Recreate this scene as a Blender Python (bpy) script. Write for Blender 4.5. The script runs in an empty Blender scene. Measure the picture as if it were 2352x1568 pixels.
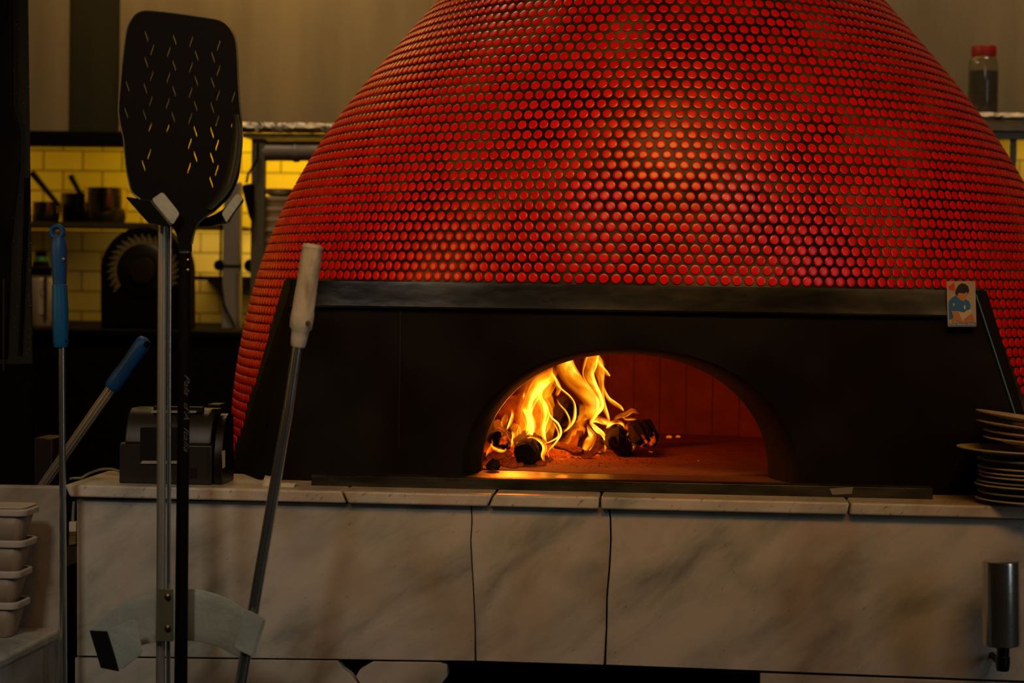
import bpy, bmesh, math, random
import numpy as np
from mathutils import Vector, Matrix, noise
random.seed(7)
S = bpy.context.scene
COL = S.collection
V = Vector
# ------------------------------------------------------------------ camera
FPX = 4800.0
PSI, PITCH, ROLL = math.radians(4.4), math.atan(134/4800.0), math.radians(0.85)
CZ = 1.404
CP = V((4*math.sin(PSI), -4*math.cos(PSI), CZ))
f0 = V((-math.sin(PSI)*math.cos(PITCH), math.cos(PSI)*math.cos(PITCH), -math.sin(PITCH)))
r0 = V((math.cos(PSI), math.sin(PSI), 0)); u0 = r0.cross(f0)
RT = r0*math.cos(ROLL) + u0*math.sin(ROLL)
UP = -r0*math.sin(ROLL) + u0*math.cos(ROLL)
cam_d = bpy.data.cameras.new('camera'); cam = bpy.data.objects.new('camera', cam_d); COL.objects.link(cam)
M = Matrix((RT, UP, -f0)).transposed().to_4x4(); M.translation = CP
cam.matrix_world = M
cam_d.sensor_width = 36; cam_d.lens = FPX/2352*36
cam_d.clip_start = 0.05; cam_d.clip_end = 60
cam_d.dof.use_dof = True; cam_d.dof.focus_distance = 4.25; cam_d.dof.aperture_fstop = 4.0
S.camera = cam
S.view_settings.view_transform = 'Standard'; S.view_settings.look = 'None'
S.view_settings.gamma = 1; S.view_settings.use_curve_mapping = False; S.view_settings.exposure = 0.0
S.cycles.transparent_max_bounces = 48
S.cycles.sample_clamp_indirect = 2.0

def ray(px, py): return (f0*FPX + RT*(px-1176) + UP*(784-py))
def at(px, py, Y):
    d = ray(px, py); t = (Y-CP.y)/d.y
    return CP + d*t
def onz(px, py, z):
    d = ray(px, py); t = (z-CP.z)/d.z
    return CP + d*t
def dep(p): return (V(p)-CP).dot(f0)
def mpp(p): return dep(p)/FPX
def proj(p):
    q = V(p)-CP; d = q.dot(f0)
    return (1176+q.dot(RT)/d*FPX, 784-q.dot(UP)/d*FPX)

# ------------------------------------------------------------------ materials
def nt(m):
    m.use_nodes = True; t = m.node_tree; t.nodes.clear(); return t
def N(t, typ, **k):
    n = t.nodes.new(typ)
    for a, b in k.items():
        if a == 'ins':
            for i, v in b.items(): n.inputs[i].default_value = v
        else: setattr(n, a, b)
    return n
def L(t, a, ao, b, bi): t.links.new(a.outputs[ao], b.inputs[bi])
def mat(name, col, rough=.5, metal=0, spec=.5, col2=None, nscale=8, stretch=(1,1,1), bump=0, bscale=60, coat=0,
        contrast=(.35,.65), trans=0, alpha=1, detail=4, rot=(0,0,0), rvar=0):
    m = bpy.data.materials.new(name); t = nt(m)
    o = N(t,'ShaderNodeOutputMaterial'); p = N(t,'ShaderNodeBsdfPrincipled')
    L(t,p,0,o,0)
    p.inputs['Base Color'].default_value = (*col,1); p.inputs['Roughness'].default_value = rough
    p.inputs['Metallic'].default_value = metal; p.inputs['Specular IOR Level'].default_value = spec
    p.inputs['Coat Weight'].default_value = coat; p.inputs['Transmission Weight'].default_value = trans
    p.inputs['Alpha'].default_value = alpha
    tc = N(t,'ShaderNodeTexCoord'); mp = N(t,'ShaderNodeMapping'); L(t,tc,'Object',mp,0)
    mp.inputs['Scale'].default_value = stretch; mp.inputs['Rotation'].default_value = rot
    if col2 or rvar:
        nz = N(t,'ShaderNodeTexNoise', ins={'Scale':nscale,'Detail':detail}); L(t,mp,0,nz,'Vector')
        if col2:
            cr = N(t,'ShaderNodeValToRGB'); L(t,nz,0,cr,0)
            cr.color_ramp.elements[0].position = contrast[0]; cr.color_ramp.elements[1].position = contrast[1]
            cr.color_ramp.elements[0].color = (*col,1); cr.color_ramp.elements[1].color = (*col2,1)
            L(t,cr,0,p,'Base Color')
        if rvar:
            mr = N(t,'ShaderNodeMapRange', ins={3:max(.02,rough-rvar),4:min(1,rough+rvar)}); L(t,nz,0,mr,0); L(t,mr,0,p,'Roughness')
    if bump:
        nb = N(t,'ShaderNodeTexNoise', ins={'Scale':bscale,'Detail':5}); L(t,mp,0,nb,'Vector')
        b = N(t,'ShaderNodeBump', ins={'Strength':bump,'Distance':.01}); L(t,nb,0,b,'Height'); L(t,b,0,p,'Normal')
    return m
def emit(name, col, s):
    m = bpy.data.materials.new(name); t = nt(m)
    o = N(t,'ShaderNodeOutputMaterial'); e = N(t,'ShaderNodeEmission', ins={0:(*col,1),1:s}); L(t,e,0,o,0); return m

def marble(name, seed=0, dirt=0.0, tone=1.0, ang=40):
    m = bpy.data.materials.new(name); t = nt(m)
    o = N(t,'ShaderNodeOutputMaterial'); p = N(t,'ShaderNodeBsdfPrincipled'); L(t,p,0,o,0)
    p.inputs['Roughness'].default_value = .38; p.inputs['Specular IOR Level'].default_value = .35
    tc = N(t,'ShaderNodeNewGeometry')
    m0 = N(t,'ShaderNodeMapping'); L(t,tc,'Position',m0,0); m0.inputs['Rotation'].default_value = (0,math.radians(ang),0)
    mp = N(t,'ShaderNodeMapping'); L(t,m0,0,mp,0); mp.inputs['Location'].default_value = (seed,0,seed*.3)
    mp.inputs['Scale'].default_value = (3.4,3,8.0)
    n1 = N(t,'ShaderNodeTexNoise', ins={'Scale':1.2,'Detail':7,'Distortion':.35,'Roughness':.58}); L(t,mp,0,n1,'Vector')
    c1 = N(t,'ShaderNodeValToRGB'); L(t,n1,0,c1,0)
    e = c1.color_ramp.elements
    e[0].position=.31; e[0].color=(.25*tone,.27*tone,.25*tone,1)
    e[1].position=.56; e[1].color=(.60*tone,.56*tone,.50*tone,1)
    x = e.new(.45); x.color=(.47*tone,.46*tone,.41*tone,1)
    x = e.new(.72); x.color=(.66*tone,.60*tone,.51*tone,1)
    # brown stains
    n2 = N(t,'ShaderNodeTexNoise', ins={'Scale':3.6,'Detail':3}); 
    mp2 = N(t,'ShaderNodeMapping'); L(t,tc,'Position',mp2,0); mp2.inputs['Location'].default_value=(seed+4,0,0); mp2.inputs['Scale'].default_value=(1.4,1,.9)
    L(t,mp2,0,n2,'Vector')
    r2 = N(t,'ShaderNodeMapRange', ins={1:.5,2:.78,3:0,4:.75}); L(t,n2,0,r2,0)
    mx = N(t,'ShaderNodeMix', data_type='RGBA'); L(t,r2,0,mx,0); L(t,c1,0,mx,6); mx.inputs[7].default_value=(.36*tone,.22*tone,.10*tone,1)
    # small dark specks
    n3 = N(t,'ShaderNodeTexNoise', ins={'Scale':16,'Detail':3}); L(t,mp,0,n3,'Vector')
    r3 = N(t,'ShaderNodeMapRange', ins={1:.66-.12*dirt,2:.74-.06*dirt,3:0,4:.45+.4*dirt}); L(t,n3,0,r3,0)
    mx2 = N(t,'ShaderNodeMix', data_type='RGBA'); L(t,r3,0,mx2,0); L(t,mx,2,mx2,6); mx2.inputs[7].default_value=(.10,.10,.07,1)
    L(t,mx2,2,p,'Base Color')
    b = N(t,'ShaderNodeBump', ins={'Strength':.12,'Distance':.004}); L(t,n3,0,b,'Height'); L(t,b,0,p,'Normal')
    return m

MARB = marble('marble_panel', 0, ang=32); MARB2 = marble('marble_panel_b', 3.1); MARB3 = marble('marble_panel_c', 5.6)
MARBT = marble('marble_top', 7.7, dirt=.45, tone=1.15); MARBL = marble('marble_lower', 9.2, tone=.9)
MARBG = marble('marble_splash', 12.2, tone=.85)
BLK = mat('black_steel', (.005,.0035,.003), .42, 0, .12, col2=(.010,.009,.006), nscale=5, rvar=.12)
BLKM = mat('black_matte', (.004,.0035,.0025), .7, 0, .08)
LINT = mat('dark_polished_steel', (.03,.03,.03), .28, 1, col2=(.13,.135,.14), nscale=3.5, stretch=(1,1,2), bump=.1, bscale=14, rvar=.12)
REVEAL = mat('sooty_steel', (.012,.016,.010), .7, 0, .08, col2=(.005,.006,.004), nscale=9)
STRIP = mat('worn_steel', (.03,.027,.016), .42, .8, col2=(.09,.085,.06), nscale=9, stretch=(1,4,4), bump=.08, bscale=60)
CHROME = mat('brushed_chrome', (.66,.67,.62), .24, .95, bump=.03, bscale=200, rvar=.08)
ALU = mat('brushed_aluminium', (.50,.47,.40), .42, .7, bump=.04, bscale=150)
ALUB = mat('matte_aluminium', (.54,.58,.51), .5, .15, .4, col2=(.42,.46,.41), nscale=14, bump=.15, bscale=90)
PEEL = mat('black_anodised', (.004,.003,.0025), .5, 0, .12)
PEELR = mat('worn_rim', (.16,.17,.15), .4, .8)
BLUE = mat('blue_plastic', (.003,.15,.42), .42, 0, .5, col2=(.003,.11,.34), nscale=20)
BLUE2 = mat('blue_grip', (.003,.09,.34), .5, 0, .5)
TAPE = mat('wrapped_tape', (.66,.60,.46), .85, 0, .2, col2=(.30,.22,.12), nscale=30, stretch=(1,1,.5), contrast=(.5,.75), bump=.5, bscale=60)
PLATE = mat('cream_ceramic', (.62,.52,.38), .3, 0, .5)
PLATEB = mat('grey_ceramic', (.30,.31,.27), .35, 0, .5)
PRN = mat('printer_plastic', (.018,.016,.009), .38, 0, .5)
PRND = mat('printer_dark', (.006,.005,.004), .35, 0, .5)
PRNL = mat('printer_label', (.36,.33,.24), .5)
CABLE = mat('grey_cable', (.22,.19,.12), .5)
RED = mat('red_plastic', (.42,.01,.006), .5)
GREEN = mat('green_plastic', (.0,.16,.02), .5)
POST = mat('galvanised', (.42,.38,.34), .5, .6, bump=.05)
DPOST = mat('dark_galvanised', (.17,.165,.12), .5, .6)
HOOD = mat('stained_steel', (.25,.19,.115), .6, .25, .4, col2=(.37,.28,.17), nscale=2.2, stretch=(3,1,.35), bump=.03, bscale=40, rvar=.08)
HOODD = mat('darker_steel', (.045,.04,.022), .42, .5, .4, col2=(.07,.06,.035), nscale=2, stretch=(3,1,.3))
FOIL = mat('crinkled_foil', (.62,.55,.45), .28, 1, bump=.9, bscale=38, stretch=(1,1,3))
POT = mat('pan_steel', (.45,.38,.26), .16, 1)
POTD = mat('pan_black', (.012,.010,.007), .45)
FROST = mat('frosted_plastic', (.60,.46,.33), .45, 0, .5, trans=.45)
FROST2 = mat('tub_lid', (.66,.55,.46), .5, 0, .5)
FOOD = mat('brown_sauce', (.26,.13,.05), .6, col2=(.16,.10,.04), nscale=30)
COLM = mat('speckled_steel', (.022,.026,.017), .5, .2, .4)
GREENST = mat('streaked_steel', (.07,.075,.06), .35, .6, bump=.1, bscale=30)
SPEC = mat('dust', (.5,.5,.42), .8)
WHITE = mat('white_paint', (.7,.62,.5), .6)

def tilewall():
    m = bpy.data.materials.new('subway_tile'); t = nt(m)
    o = N(t,'ShaderNodeOutputMaterial'); p = N(t,'ShaderNodeBsdfPrincipled'); L(t,p,0,o,0)
    g = N(t,'ShaderNodeNewGeometry'); mp = N(t,'ShaderNodeMapping'); L(t,g,'Position',mp,0)
    mp.inputs['Rotation'].default_value=(math.radians(-90),0,0); mp.inputs['Location'].default_value=(.03,.0,0)
    b = N(t,'ShaderNodeTexBrick', ins={'Scale':1,'Mortar Size':.0035,'Brick Width':.150,'Row Height':.075,'Color1':(.70,.62,.48,1),'Color2':(.62,.54,.40,1),'Mortar':(.20,.16,.09,1)})
    L(t,mp,0,b,'Vector'); L(t,b,'Color',p,'Base Color'); p.inputs['Roughness'].default_value=.3
    return m
TILEW = tilewall()

def grout():
    m = bpy.data.materials.new('grout'); t = nt(m)
    o = N(t,'ShaderNodeOutputMaterial'); p = N(t,'ShaderNodeBsdfPrincipled'); L(t,p,0,o,0); p.inputs['Roughness'].default_value=.9; p.inputs['Specular IOR Level'].default_value=.15
    g = N(t,'ShaderNodeNewGeometry')
    n = N(t,'ShaderNodeTexNoise', ins={'Scale':6,'Detail':6,'Roughness':.65}); L(t,g,'Position',n,'Vector')
    c = N(t,'ShaderNodeValToRGB'); L(t,n,0,c,0); e=c.color_ramp.elements
    e[0].position=.38; e[0].color=(.012,.010,.004,1); e[1].position=.68; e[1].color=(.15,.14,.10,1)
    x=e.new(.5); x.color=(.045,.038,.018,1)
    L(t,c,0,p,'Base Color'); return m
def redtile():
    m = bpy.data.materials.new('red_penny_tile'); t = nt(m)
    o = N(t,'ShaderNodeOutputMaterial'); p = N(t,'ShaderNodeBsdfPrincipled'); L(t,p,0,o,0)
    a = N(t,'ShaderNodeAttribute', attribute_name='tone')
    c = N(t,'ShaderNodeValToRGB'); L(t,a,'Fac',c,0); e=c.color_ramp.elements
    e[0].color=(.68,.003,.001,1); e[1].color=(.88,.010,.002,1)
    L(t,c,0,p,'Base Color'); p.inputs['Roughness'].default_value=.28; p.inputs['Specular IOR Level'].default_value=.45
    p.inputs['Coat Weight'].default_value=.0; p.inputs['Coat Roughness'].default_value=.12
    return m
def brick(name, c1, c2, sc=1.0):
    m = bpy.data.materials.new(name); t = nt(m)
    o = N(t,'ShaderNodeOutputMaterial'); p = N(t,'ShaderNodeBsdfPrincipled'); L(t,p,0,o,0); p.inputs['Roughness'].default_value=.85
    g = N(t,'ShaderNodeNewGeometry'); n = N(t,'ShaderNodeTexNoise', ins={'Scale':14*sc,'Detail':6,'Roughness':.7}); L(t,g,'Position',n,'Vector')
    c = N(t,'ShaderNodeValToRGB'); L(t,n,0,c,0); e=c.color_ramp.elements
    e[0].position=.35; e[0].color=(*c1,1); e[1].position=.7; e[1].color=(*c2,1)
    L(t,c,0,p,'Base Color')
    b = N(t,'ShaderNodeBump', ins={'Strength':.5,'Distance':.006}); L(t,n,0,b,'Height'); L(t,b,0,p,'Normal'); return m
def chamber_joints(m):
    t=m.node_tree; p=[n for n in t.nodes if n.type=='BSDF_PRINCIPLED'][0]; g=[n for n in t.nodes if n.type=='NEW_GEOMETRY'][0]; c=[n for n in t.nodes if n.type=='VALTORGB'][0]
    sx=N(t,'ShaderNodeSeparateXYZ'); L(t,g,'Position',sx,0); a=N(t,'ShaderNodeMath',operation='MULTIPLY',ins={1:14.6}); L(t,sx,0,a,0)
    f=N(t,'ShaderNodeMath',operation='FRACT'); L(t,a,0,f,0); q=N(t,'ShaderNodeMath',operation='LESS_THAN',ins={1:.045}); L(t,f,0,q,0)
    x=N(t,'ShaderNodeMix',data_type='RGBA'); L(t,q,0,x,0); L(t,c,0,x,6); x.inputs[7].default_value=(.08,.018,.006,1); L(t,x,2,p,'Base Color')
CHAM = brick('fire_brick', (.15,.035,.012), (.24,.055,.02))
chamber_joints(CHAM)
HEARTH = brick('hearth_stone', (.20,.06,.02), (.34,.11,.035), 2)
SLAB = mat('hearth_lip', (.16,.08,.04), .28, .1, .6, col2=(.28,.14,.07), nscale=10, stretch=(1,4,1), bump=.2, bscale=30)
def char(name, base, glow, lo, hi, scale=22, crack=.022):
    m = bpy.data.materials.new(name); t = nt(m)
    o = N(t,'ShaderNodeOutputMaterial'); p = N(t,'ShaderNodeBsdfPrincipled'); L(t,p,0,o,0); p.inputs['Roughness'].default_value=.9
    tc = N(t,'ShaderNodeTexCoord'); n = N(t,'ShaderNodeTexNoise', ins={'Scale':scale,'Detail':6,'Roughness':.65}); L(t,tc,'Object',n,'Vector')
    c = N(t,'ShaderNodeValToRGB'); L(t,n,0,c,0); e=c.color_ramp.elements
    e[0].position=.35; e[0].color=(*[v*.4 for v in base],1); e[1].position=.7; e[1].color=(*base,1); L(t,c,0,p,'Base Color')
    vn = N(t,'ShaderNodeTexNoise', ins={'Scale':scale*1.3,'Detail':3,'Distortion':.6}); L(t,tc,'Object',vn,'Vector')
    vs_ = N(t,'ShaderNodeMath', operation='SUBTRACT', ins={1:.5}); L(t,vn,0,vs_,0)
    v = N(t,'ShaderNodeMath', operation='ABSOLUTE'); L(t,vs_,0,v,0)
    n2 = N(t,'ShaderNodeTexNoise', ins={'Scale':scale*.45,'Detail':3}); L(t,tc,'Object',n2,'Vector')
    r = N(t,'ShaderNodeMapRange', ins={1:lo,2:hi,3:0,4:1}); L(t,n2,0,r,0)
    r2 = N(t,'ShaderNodeMapRange', ins={1:.0,2:crack,3:1,4:0}); L(t,v,0,r2,0)
    mu = N(t,'ShaderNodeMath', operation='MULTIPLY'); L(t,r,0,mu,0); L(t,r2,0,mu,1)
    m2 = N(t,'ShaderNodeMath', operation='MULTIPLY', ins={1:glow}); L(t,mu,0,m2,0)
    p.inputs['Emission Color'].default_value=(1,.08,.005,1); L(t,m2,0,p,'Emission Strength')
    b = N(t,'ShaderNodeBump', ins={'Strength':.8,'Distance':.008}); L(t,n,0,b,'Height'); L(t,b,0,p,'Normal')
    return m
CHAR = char('charred_log', (.022,.012,.007), .8, .56, .70)
CHARG = char('glowing_char', (.025,.010,.006), 2.2, .44, .6, 40, .03)
WOODB = char('burning_wood', (.30,.13,.05), .8, .56, .7, 16)
EMB = char('ember', (.10,.012,.003), .22, .30, .62, 60, .5)
SPK = char('sparking_char', (.020,.009,.005), 1.3, .60, .70, 60, .5)
EMBHOT = emit('hot_ember', (1,.13,.006), .7)

def flame_mat():
    m = bpy.data.materials.new('flame'); t = nt(m)
    o = N(t,'ShaderNodeOutputMaterial'); tr = N(t,'ShaderNodeBsdfTransparent'); em = N(t,'ShaderNodeEmission'); ad = N(t,'ShaderNodeAddShader')
    L(t,tr,0,ad,0); L(t,em,0,ad,1); L(t,ad,0,o,0)
    a = N(t,'ShaderNodeAttribute', attribute_name='glow')
    lw = N(t,'ShaderNodeLayerWeight', ins={0:.5})
    iv = N(t,'ShaderNodeMath', operation='SUBTRACT', ins={0:1}); L(t,lw,'Facing',iv,1)
    pw = N(t,'ShaderNodeMath', operation='POWER', ins={1:1.25}); L(t,iv,0,pw,0)
    mr = N(t,'ShaderNodeMapRange', ins={3:.0,4:1.15}); L(t,pw,0,mr,0)
    tc = N(t,'ShaderNodeAttribute', attribute_name='flow')
    nz = N(t,'ShaderNodeTexNoise', ins={'Scale':1,'Detail':2.5,'Distortion':.8,'Roughness':.45}); L(t,tc,'Vector',nz,'Vector')
    nr = N(t,'ShaderNodeMapRange', ins={1:.32,2:.68,3:.12,4:2.3}); L(t,nz,0,nr,0)
    m1 = N(t,'ShaderNodeMath', operation='MULTIPLY'); L(t,mr,0,m1,0); L(t,nr,0,m1,1)
    m2 = N(t,'ShaderNodeMath', operation='MULTIPLY'); L(t,m1,0,m2,0); L(t,a,'Fac',m2,1)
    cr = N(t,'ShaderNodeValToRGB'); L(t,m2,0,cr,0); e=cr.color_ramp.elements
    e[0].position=0; e[0].color=(1,.15,.003,1); e[1].position=1; e[1].color=(1,.60,.06,1)
    x=e.new(.45); x.color=(1,.30,.004,1)
    m3 = N(t,'ShaderNodeMath', operation='MULTIPLY', ins={1:1.5}); L(t,m2,0,m3,0); L(t,cr,0,em,0); L(t,m3,0,em,1)
    return m
FLAME = flame_mat()

# ------------------------------------------------------------------ mesh helpers
class MB:
    def __init__(s): s.v=[]; s.f=[]
    def add(s, vs, fs):
        n=len(s.v); s.v += [V(p) for p in vs]; s.f += [tuple(i+n for i in f) for f in fs]; return s
    def box(s, a, b):
        x0,y0,z0=a; x1,y1,z1=b
        return s.add([(x0,y0,z0),(x1,y0,z0),(x1,y1,z0),(x0,y1,z0),(x0,y0,z1),(x1,y0,z1),(x1,y1,z1),(x0,y1,z1)],
                     [(0,3,2,1),(4,5,6,7),(0,1,5,4),(1,2,6,5),(2,3,7,6),(3,0,4,7)])
    def prism(s, pts, off):
        off=V(off); n=len(pts); p=[V(q) for q in pts]
        nrm=V((0,0,0))
        for i in range(n): nrm += p[i].cross(p[(i+1)%n])
        if nrm.dot(off)>0: p=p[::-1]
        return s.add(p+[q+off for q in p],[tuple(range(n)),tuple(range(2*n-1,n-1,-1))]+[(i,i+n,(i+1)%n+n,(i+1)%n) for i in range(n)])
    def tube(s, pts, rad, n=16, cap=True, flat=None):
        pts=[V(p) for p in pts]; m=len(pts)
        if not hasattr(rad,'__len__'): rad=[rad]*m
        vs=[]; ref=None
        for i,p in enumerate(pts):
            t=(pts[min(i+1,m-1)]-pts[max(i-1,0)]).normalized()
            if ref is None: ref = V((0,1,0)) if abs(t.y)<.9 else V((1,0,0))
            a=(ref-t*ref.dot(t)).normalized(); ref=a; b=t.cross(a)
            for k in range(n):
                th=2*math.pi*k/n; vs.append(p+(a*math.cos(th)*(flat or 1)+b*math.sin(th))*rad[i])
        fs=[(i*n+k,i*n+(k+1)%n,(i+1)*n+(k+1)%n,(i+1)*n+k) for i in range(m-1) for k in range(n)]
        if cap: fs += [tuple(range(n-1,-1,-1)),tuple((m-1)*n+k for k in range(n))]
        return s.add(vs,fs)
    def lathe(s, prof, o, axis=(0,0,1), n=32):
        ax=V(axis).normalized(); o=V(o)
        a=ax.orthogonal().normalized(); b=ax.cross(a); m=len(prof); vs=[]
        for r,h in prof:
            for k in range(n):
                th=2*math.pi*k/n; vs.append(o+ax*h+(a*math.cos(th)+b*math.sin(th))*max(r,1e-5))
        return s.add(vs,[(i*n+k,i*n+(k+1)%n,(i+1)*n+(k+1)%n,(i+1)*n+k) for i in range(m-1) for k in range(n)]+[tuple(range(n-1,-1,-1)),tuple((m-1)*n+k for k in range(n))])
    def grid(s, rows):
        m=len(rows); n=len(rows[0]); vs=[p for r in rows for p in r]
        return s.add(vs,[(i*n+j,i*n+j+1,(i+1)*n+j+1,(i+1)*n+j) for i in range(m-1) for j in range(n-1)])
def wloc(o):
    l=V((0,0,0))
    while o: l+=o.location; o=o.parent
    return l
def build(name, mb, m, parent=None, smooth=True, bevel=0, seg=2, solid=0, sub=0):
    if parent is None:
        xs=[v.x for v in mb.v]; ys=[v.y for v in mb.v]; zs=[v.z for v in mb.v]
        org=V(((min(xs)+max(xs))/2,(min(ys)+max(ys))/2,min(zs))); loc=org
    else: org=wloc(parent); loc=V((0,0,0))
    me=bpy.data.meshes.new(name); me.from_pydata([v-org for v in mb.v],[],mb.f)
    bm=bmesh.new(); bm.from_mesh(me); bmesh.ops.recalc_face_normals(bm,faces=bm.faces); bm.to_mesh(me); bm.free()
    me.materials.append(m); o=bpy.data.objects.new(name,me); COL.objects.link(o); o.location=loc
    if parent: o.parent=parent
    if smooth:
        me.shade_smooth()
        try: me.set_sharp_from_angle(angle=math.radians(38))
        except Exception: pass
    if solid: md=o.modifiers.new('solid','SOLIDIFY'); md.thickness=solid
    if bevel:
        md=o.modifiers.new('bevel','BEVEL'); md.width=bevel; md.segments=seg; md.limit_method='ANGLE'; md.angle_limit=math.radians(40)
    if sub: md=o.modifiers.new('sub','SUBSURF'); md.levels=sub; md.render_levels=sub
    return o
def tag(o, label, cat, group=None):
    o['label']=label; o['category']=cat
    if group: o['group']=group
    return o
def thing(name, loc, label, cat, group=None):
    o=bpy.data.objects.new(name,None); COL.objects.link(o); o.location=loc; o.empty_display_size=.05
    return tag(o,label,cat,group)
def struct(name, mb, m, **k):
    o=build(name,mb,m,**k); o['kind']='structure'; return o
def poly(pts, Y): return [at(x,y,Y) for x,y in pts]

# ------------------------------------------------------------------ room
struct('floor', MB().box((-5,-6,-.05),(5,6,0)), mat('dark_floor',(.05,.045,.035),.6))
wz = at(700,300,3.7).z
struct('wall_back', MB().box((-5,3.7,0),(5,3.8,3.6)), TILEW)
struct('ceiling', MB().box((-5,-6,3.6),(5,4,3.7)), mat('dark_ceiling',(.06,.05,.035),.8))
struct('wall_left', MB().box((-3.6,-6,0),(-3.5,3.8,3.6)), mat('left_wall',(.10,.085,.06),.8))
struct('wall_right', MB().box((3.5,-6,0),(3.6,3.8,3.6)), mat('right_wall',(.10,.085,.06),.8))

# extractor hood over the back kitchen
HY=3.1
hz0=at(180,303,HY).z; hz1=at(180,336,HY).z
hood=thing('extractor_hood', at(500,320,HY), 'stained steel extractor hood panels above the tiled back wall', 'hood')
xL=at(-200,300,HY).x; xR=at(2700,300,HY).x
build('front_panel', MB().box((xL,HY,hz0),(at(156,300,HY).x,HY+.03,3.5)), HOOD, hood)
build('dark_band', MB().box((at(156,300,HY).x+.002,HY+.004,hz0),(at(272,300,HY).x,HY+.03,3.5)), HOODD, hood)  # darker vertical band in the hood front
build('front_panel', MB().box((at(272,300,HY).x+.002,HY,hz0+.03),(xR,HY+.03,3.5)), HOOD, hood)
build('lower_rim', MB().box((xL,HY-.05,hz1),(at(420,300,HY).x,HY+.06,hz0)), BLKM, hood, bevel=.004)
# black back counter
BY=2.4
bz=at(300,758,BY).z
bc=thing('back_counter', (0,BY,0), 'long black back counter below the tiled wall', 'counter')
build('carcass', MB().box((at(-300,800,BY).x,BY+.02,0),(1.9,3.68,bz-.02)), BLKM, bc)
build('worktop', MB().box((at(-300,800,BY).x,BY,bz-.019),(1.92,3.69,bz)), BLKM, bc, bevel=.003)

# ------------------------------------------------------------------ marble counter
cnt=thing('marble_counter', (0,.1,0), 'veined grey marble counter with cracked top slabs carrying the pizza oven', 'counter')
def tb(px): # top edge / bottom edge of the top slab's face in the photo
    return at(px,1135,-.02).x
zt, zb = 1.0, .9765
splits=[(147,160),(785,797),(1133,1121),(1378,1378),(1954,1949),(2700,2700)]
for i in range(5):
    a=splits[i]; b=splits[i+1]
    g=.002 if i else 0
    x0t,x0b,x1t,x1b=tb(a[0])+g,tb(a[1])+g,tb(b[0])-.002,tb(b[1])-.002
    q=[(x0t,-.02,zt),((x0t+x1t)/2,-.02,zt),(x1t,-.02,zt),(x1b,-.02,zb),(x0b,-.02,zb)]
    build('top_slab', MB().prism(q,(0,.31,0)), MARBT, cnt, bevel=.004, seg=3)
def seam(pts,dx): return [(x+dx,y) for x,y in pts]
s1=[(1082,1160),(1084,1195),(1081,1240),(1084,1300),(1088,1370),(1091,1440),(1092,1518)]
s2=[(1398,1166),(1402,1190),(1403,1240),(1400,1300),(1394,1370),(1393,1440),(1389,1527)]
PY=0.0
def panel(name, pts, m): build(name, MB().prism(poly(pts,PY),(0,.03,0)), m, cnt, bevel=.0015, seg=1)
panel('front_panel', [(176,1146)]+seam(s1,-1.3)+[(176,1506)], MARB)
panel('front_panel', [(s1[0][0]+1.3,1160)]+seam(s2,-1.8)+seam(s1,1.3)[1:][::-1], MARB2)
panel('front_panel', [(s2[0][0]+1.8,1166),(2700,1202),(2700,1577)]+seam(s2,1.8)[1:][::-1], MARB3)
panel('lower_panel', [(172,1510),(775,1517),(787,1535),(803,1547),(822,1570),(850,1700),(172,1700)], MARBL)
panel('lower_panel', [(857,1519),(1010,1521),(1026,1527),(1028,1553),(1014,1570),(960,1620),(860,1620),(822,1562),(817,1553),(826,1538)], MARBL)
panel('lower_panel', [(1746,1546),(2700,1582),(2700,1800),(1746,1800)], MARBL)
build('carcass', MB().box((at(178,1300,.05).x,.09,0),(2.3,.28,zb-.002)), BLKM, cnt)

# left marble splash slab and ledge
sp=thing('marble_ledge', at(60,1440,.0), 'low marble shelf with upright slab left of the counter, under the plastic tubs', 'shelf')
ya=.02
build('upright_slab', MB().prism([at(-150,1112,ya),at(139,1117,ya),at(137,1600,ya),at(-150,1600,ya)],(0,.025,0)), MARBG, sp, bevel=.004)
zl=at(120,1437,ya).z
lp=[onz(-150,1437,zl),onz(137,1441,zl),onz(134,1447,zl),onz(0,1513,zl),onz(-150,1590,zl)]
lp=[V((p.x,min(p.y,ya-.001),zl)) for p in lp]
build('ledge_slab', MB().prism(lp,(0,0,-.02)), MARBT, sp, bevel=.006, seg=3)
lq=[V((p.x-.01,min(p.y+.015,ya-.001),zl-.021)) for p in lp]
build('ledge_front', MB().prism(lq,(0,0,-(zl-.022))), MARBL, sp)

# ------------------------------------------------------------------ pizza oven
DC=5.22
axp=CP+ray(1512,430)*(DC/FPX)
XC,YC=axp.x,axp.y
BX=.165                                    # front plane of the steel housing
B0=YC-BX-.02
zlin=at(1450,655,BX).z
ztopf=None
def bfun(z):
    t=max(0,(z-zlin)/.57); return B0-.17*t*t if t<1.6 else B0-.17*2.56
sil=[(518,1000),(522,940),(527,900),(537,825),(548,750),(562,700),(580,640),(600,590),(618,535),(640,480),(668,430),(700,380),(750,300),(800,236),(850,178),(900,124),(950,68),(1000,15)]
zs=[];as_=[]
for px,py in sil:
    ax=1512-(py-430)*.0148; m_=(ax-px)/FPX; z=1.4
    for _ in range(6):
        b=bfun(z); xt=DC-b*b/DC; z=CZ-(py-(650+(px-1176)*.0148))/FPX*xt
    zs.append(z); as_.append(m_*math.sqrt(DC*DC-b*b))
zs=np.array(zs); as_=np.array(as_)
pf=np.polyfit(zs-1.4,as_,5)
ZT=zs.max(); ZB=.955
AT=float(np.polyval(pf,ZT-1.4)); HT=.33
def afun(z):
    if z<=ZT: return float(np.polyval(pf,max(z,zs.min())-1.4))
    u=min((z-ZT)/HT,1); return AT*(1-u)**.62
def bf2(z):
    if z<=ZT: return bfun(z)
    u=min((z-ZT)/HT,1); return bfun(ZT)*(1-u)**.42
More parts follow.
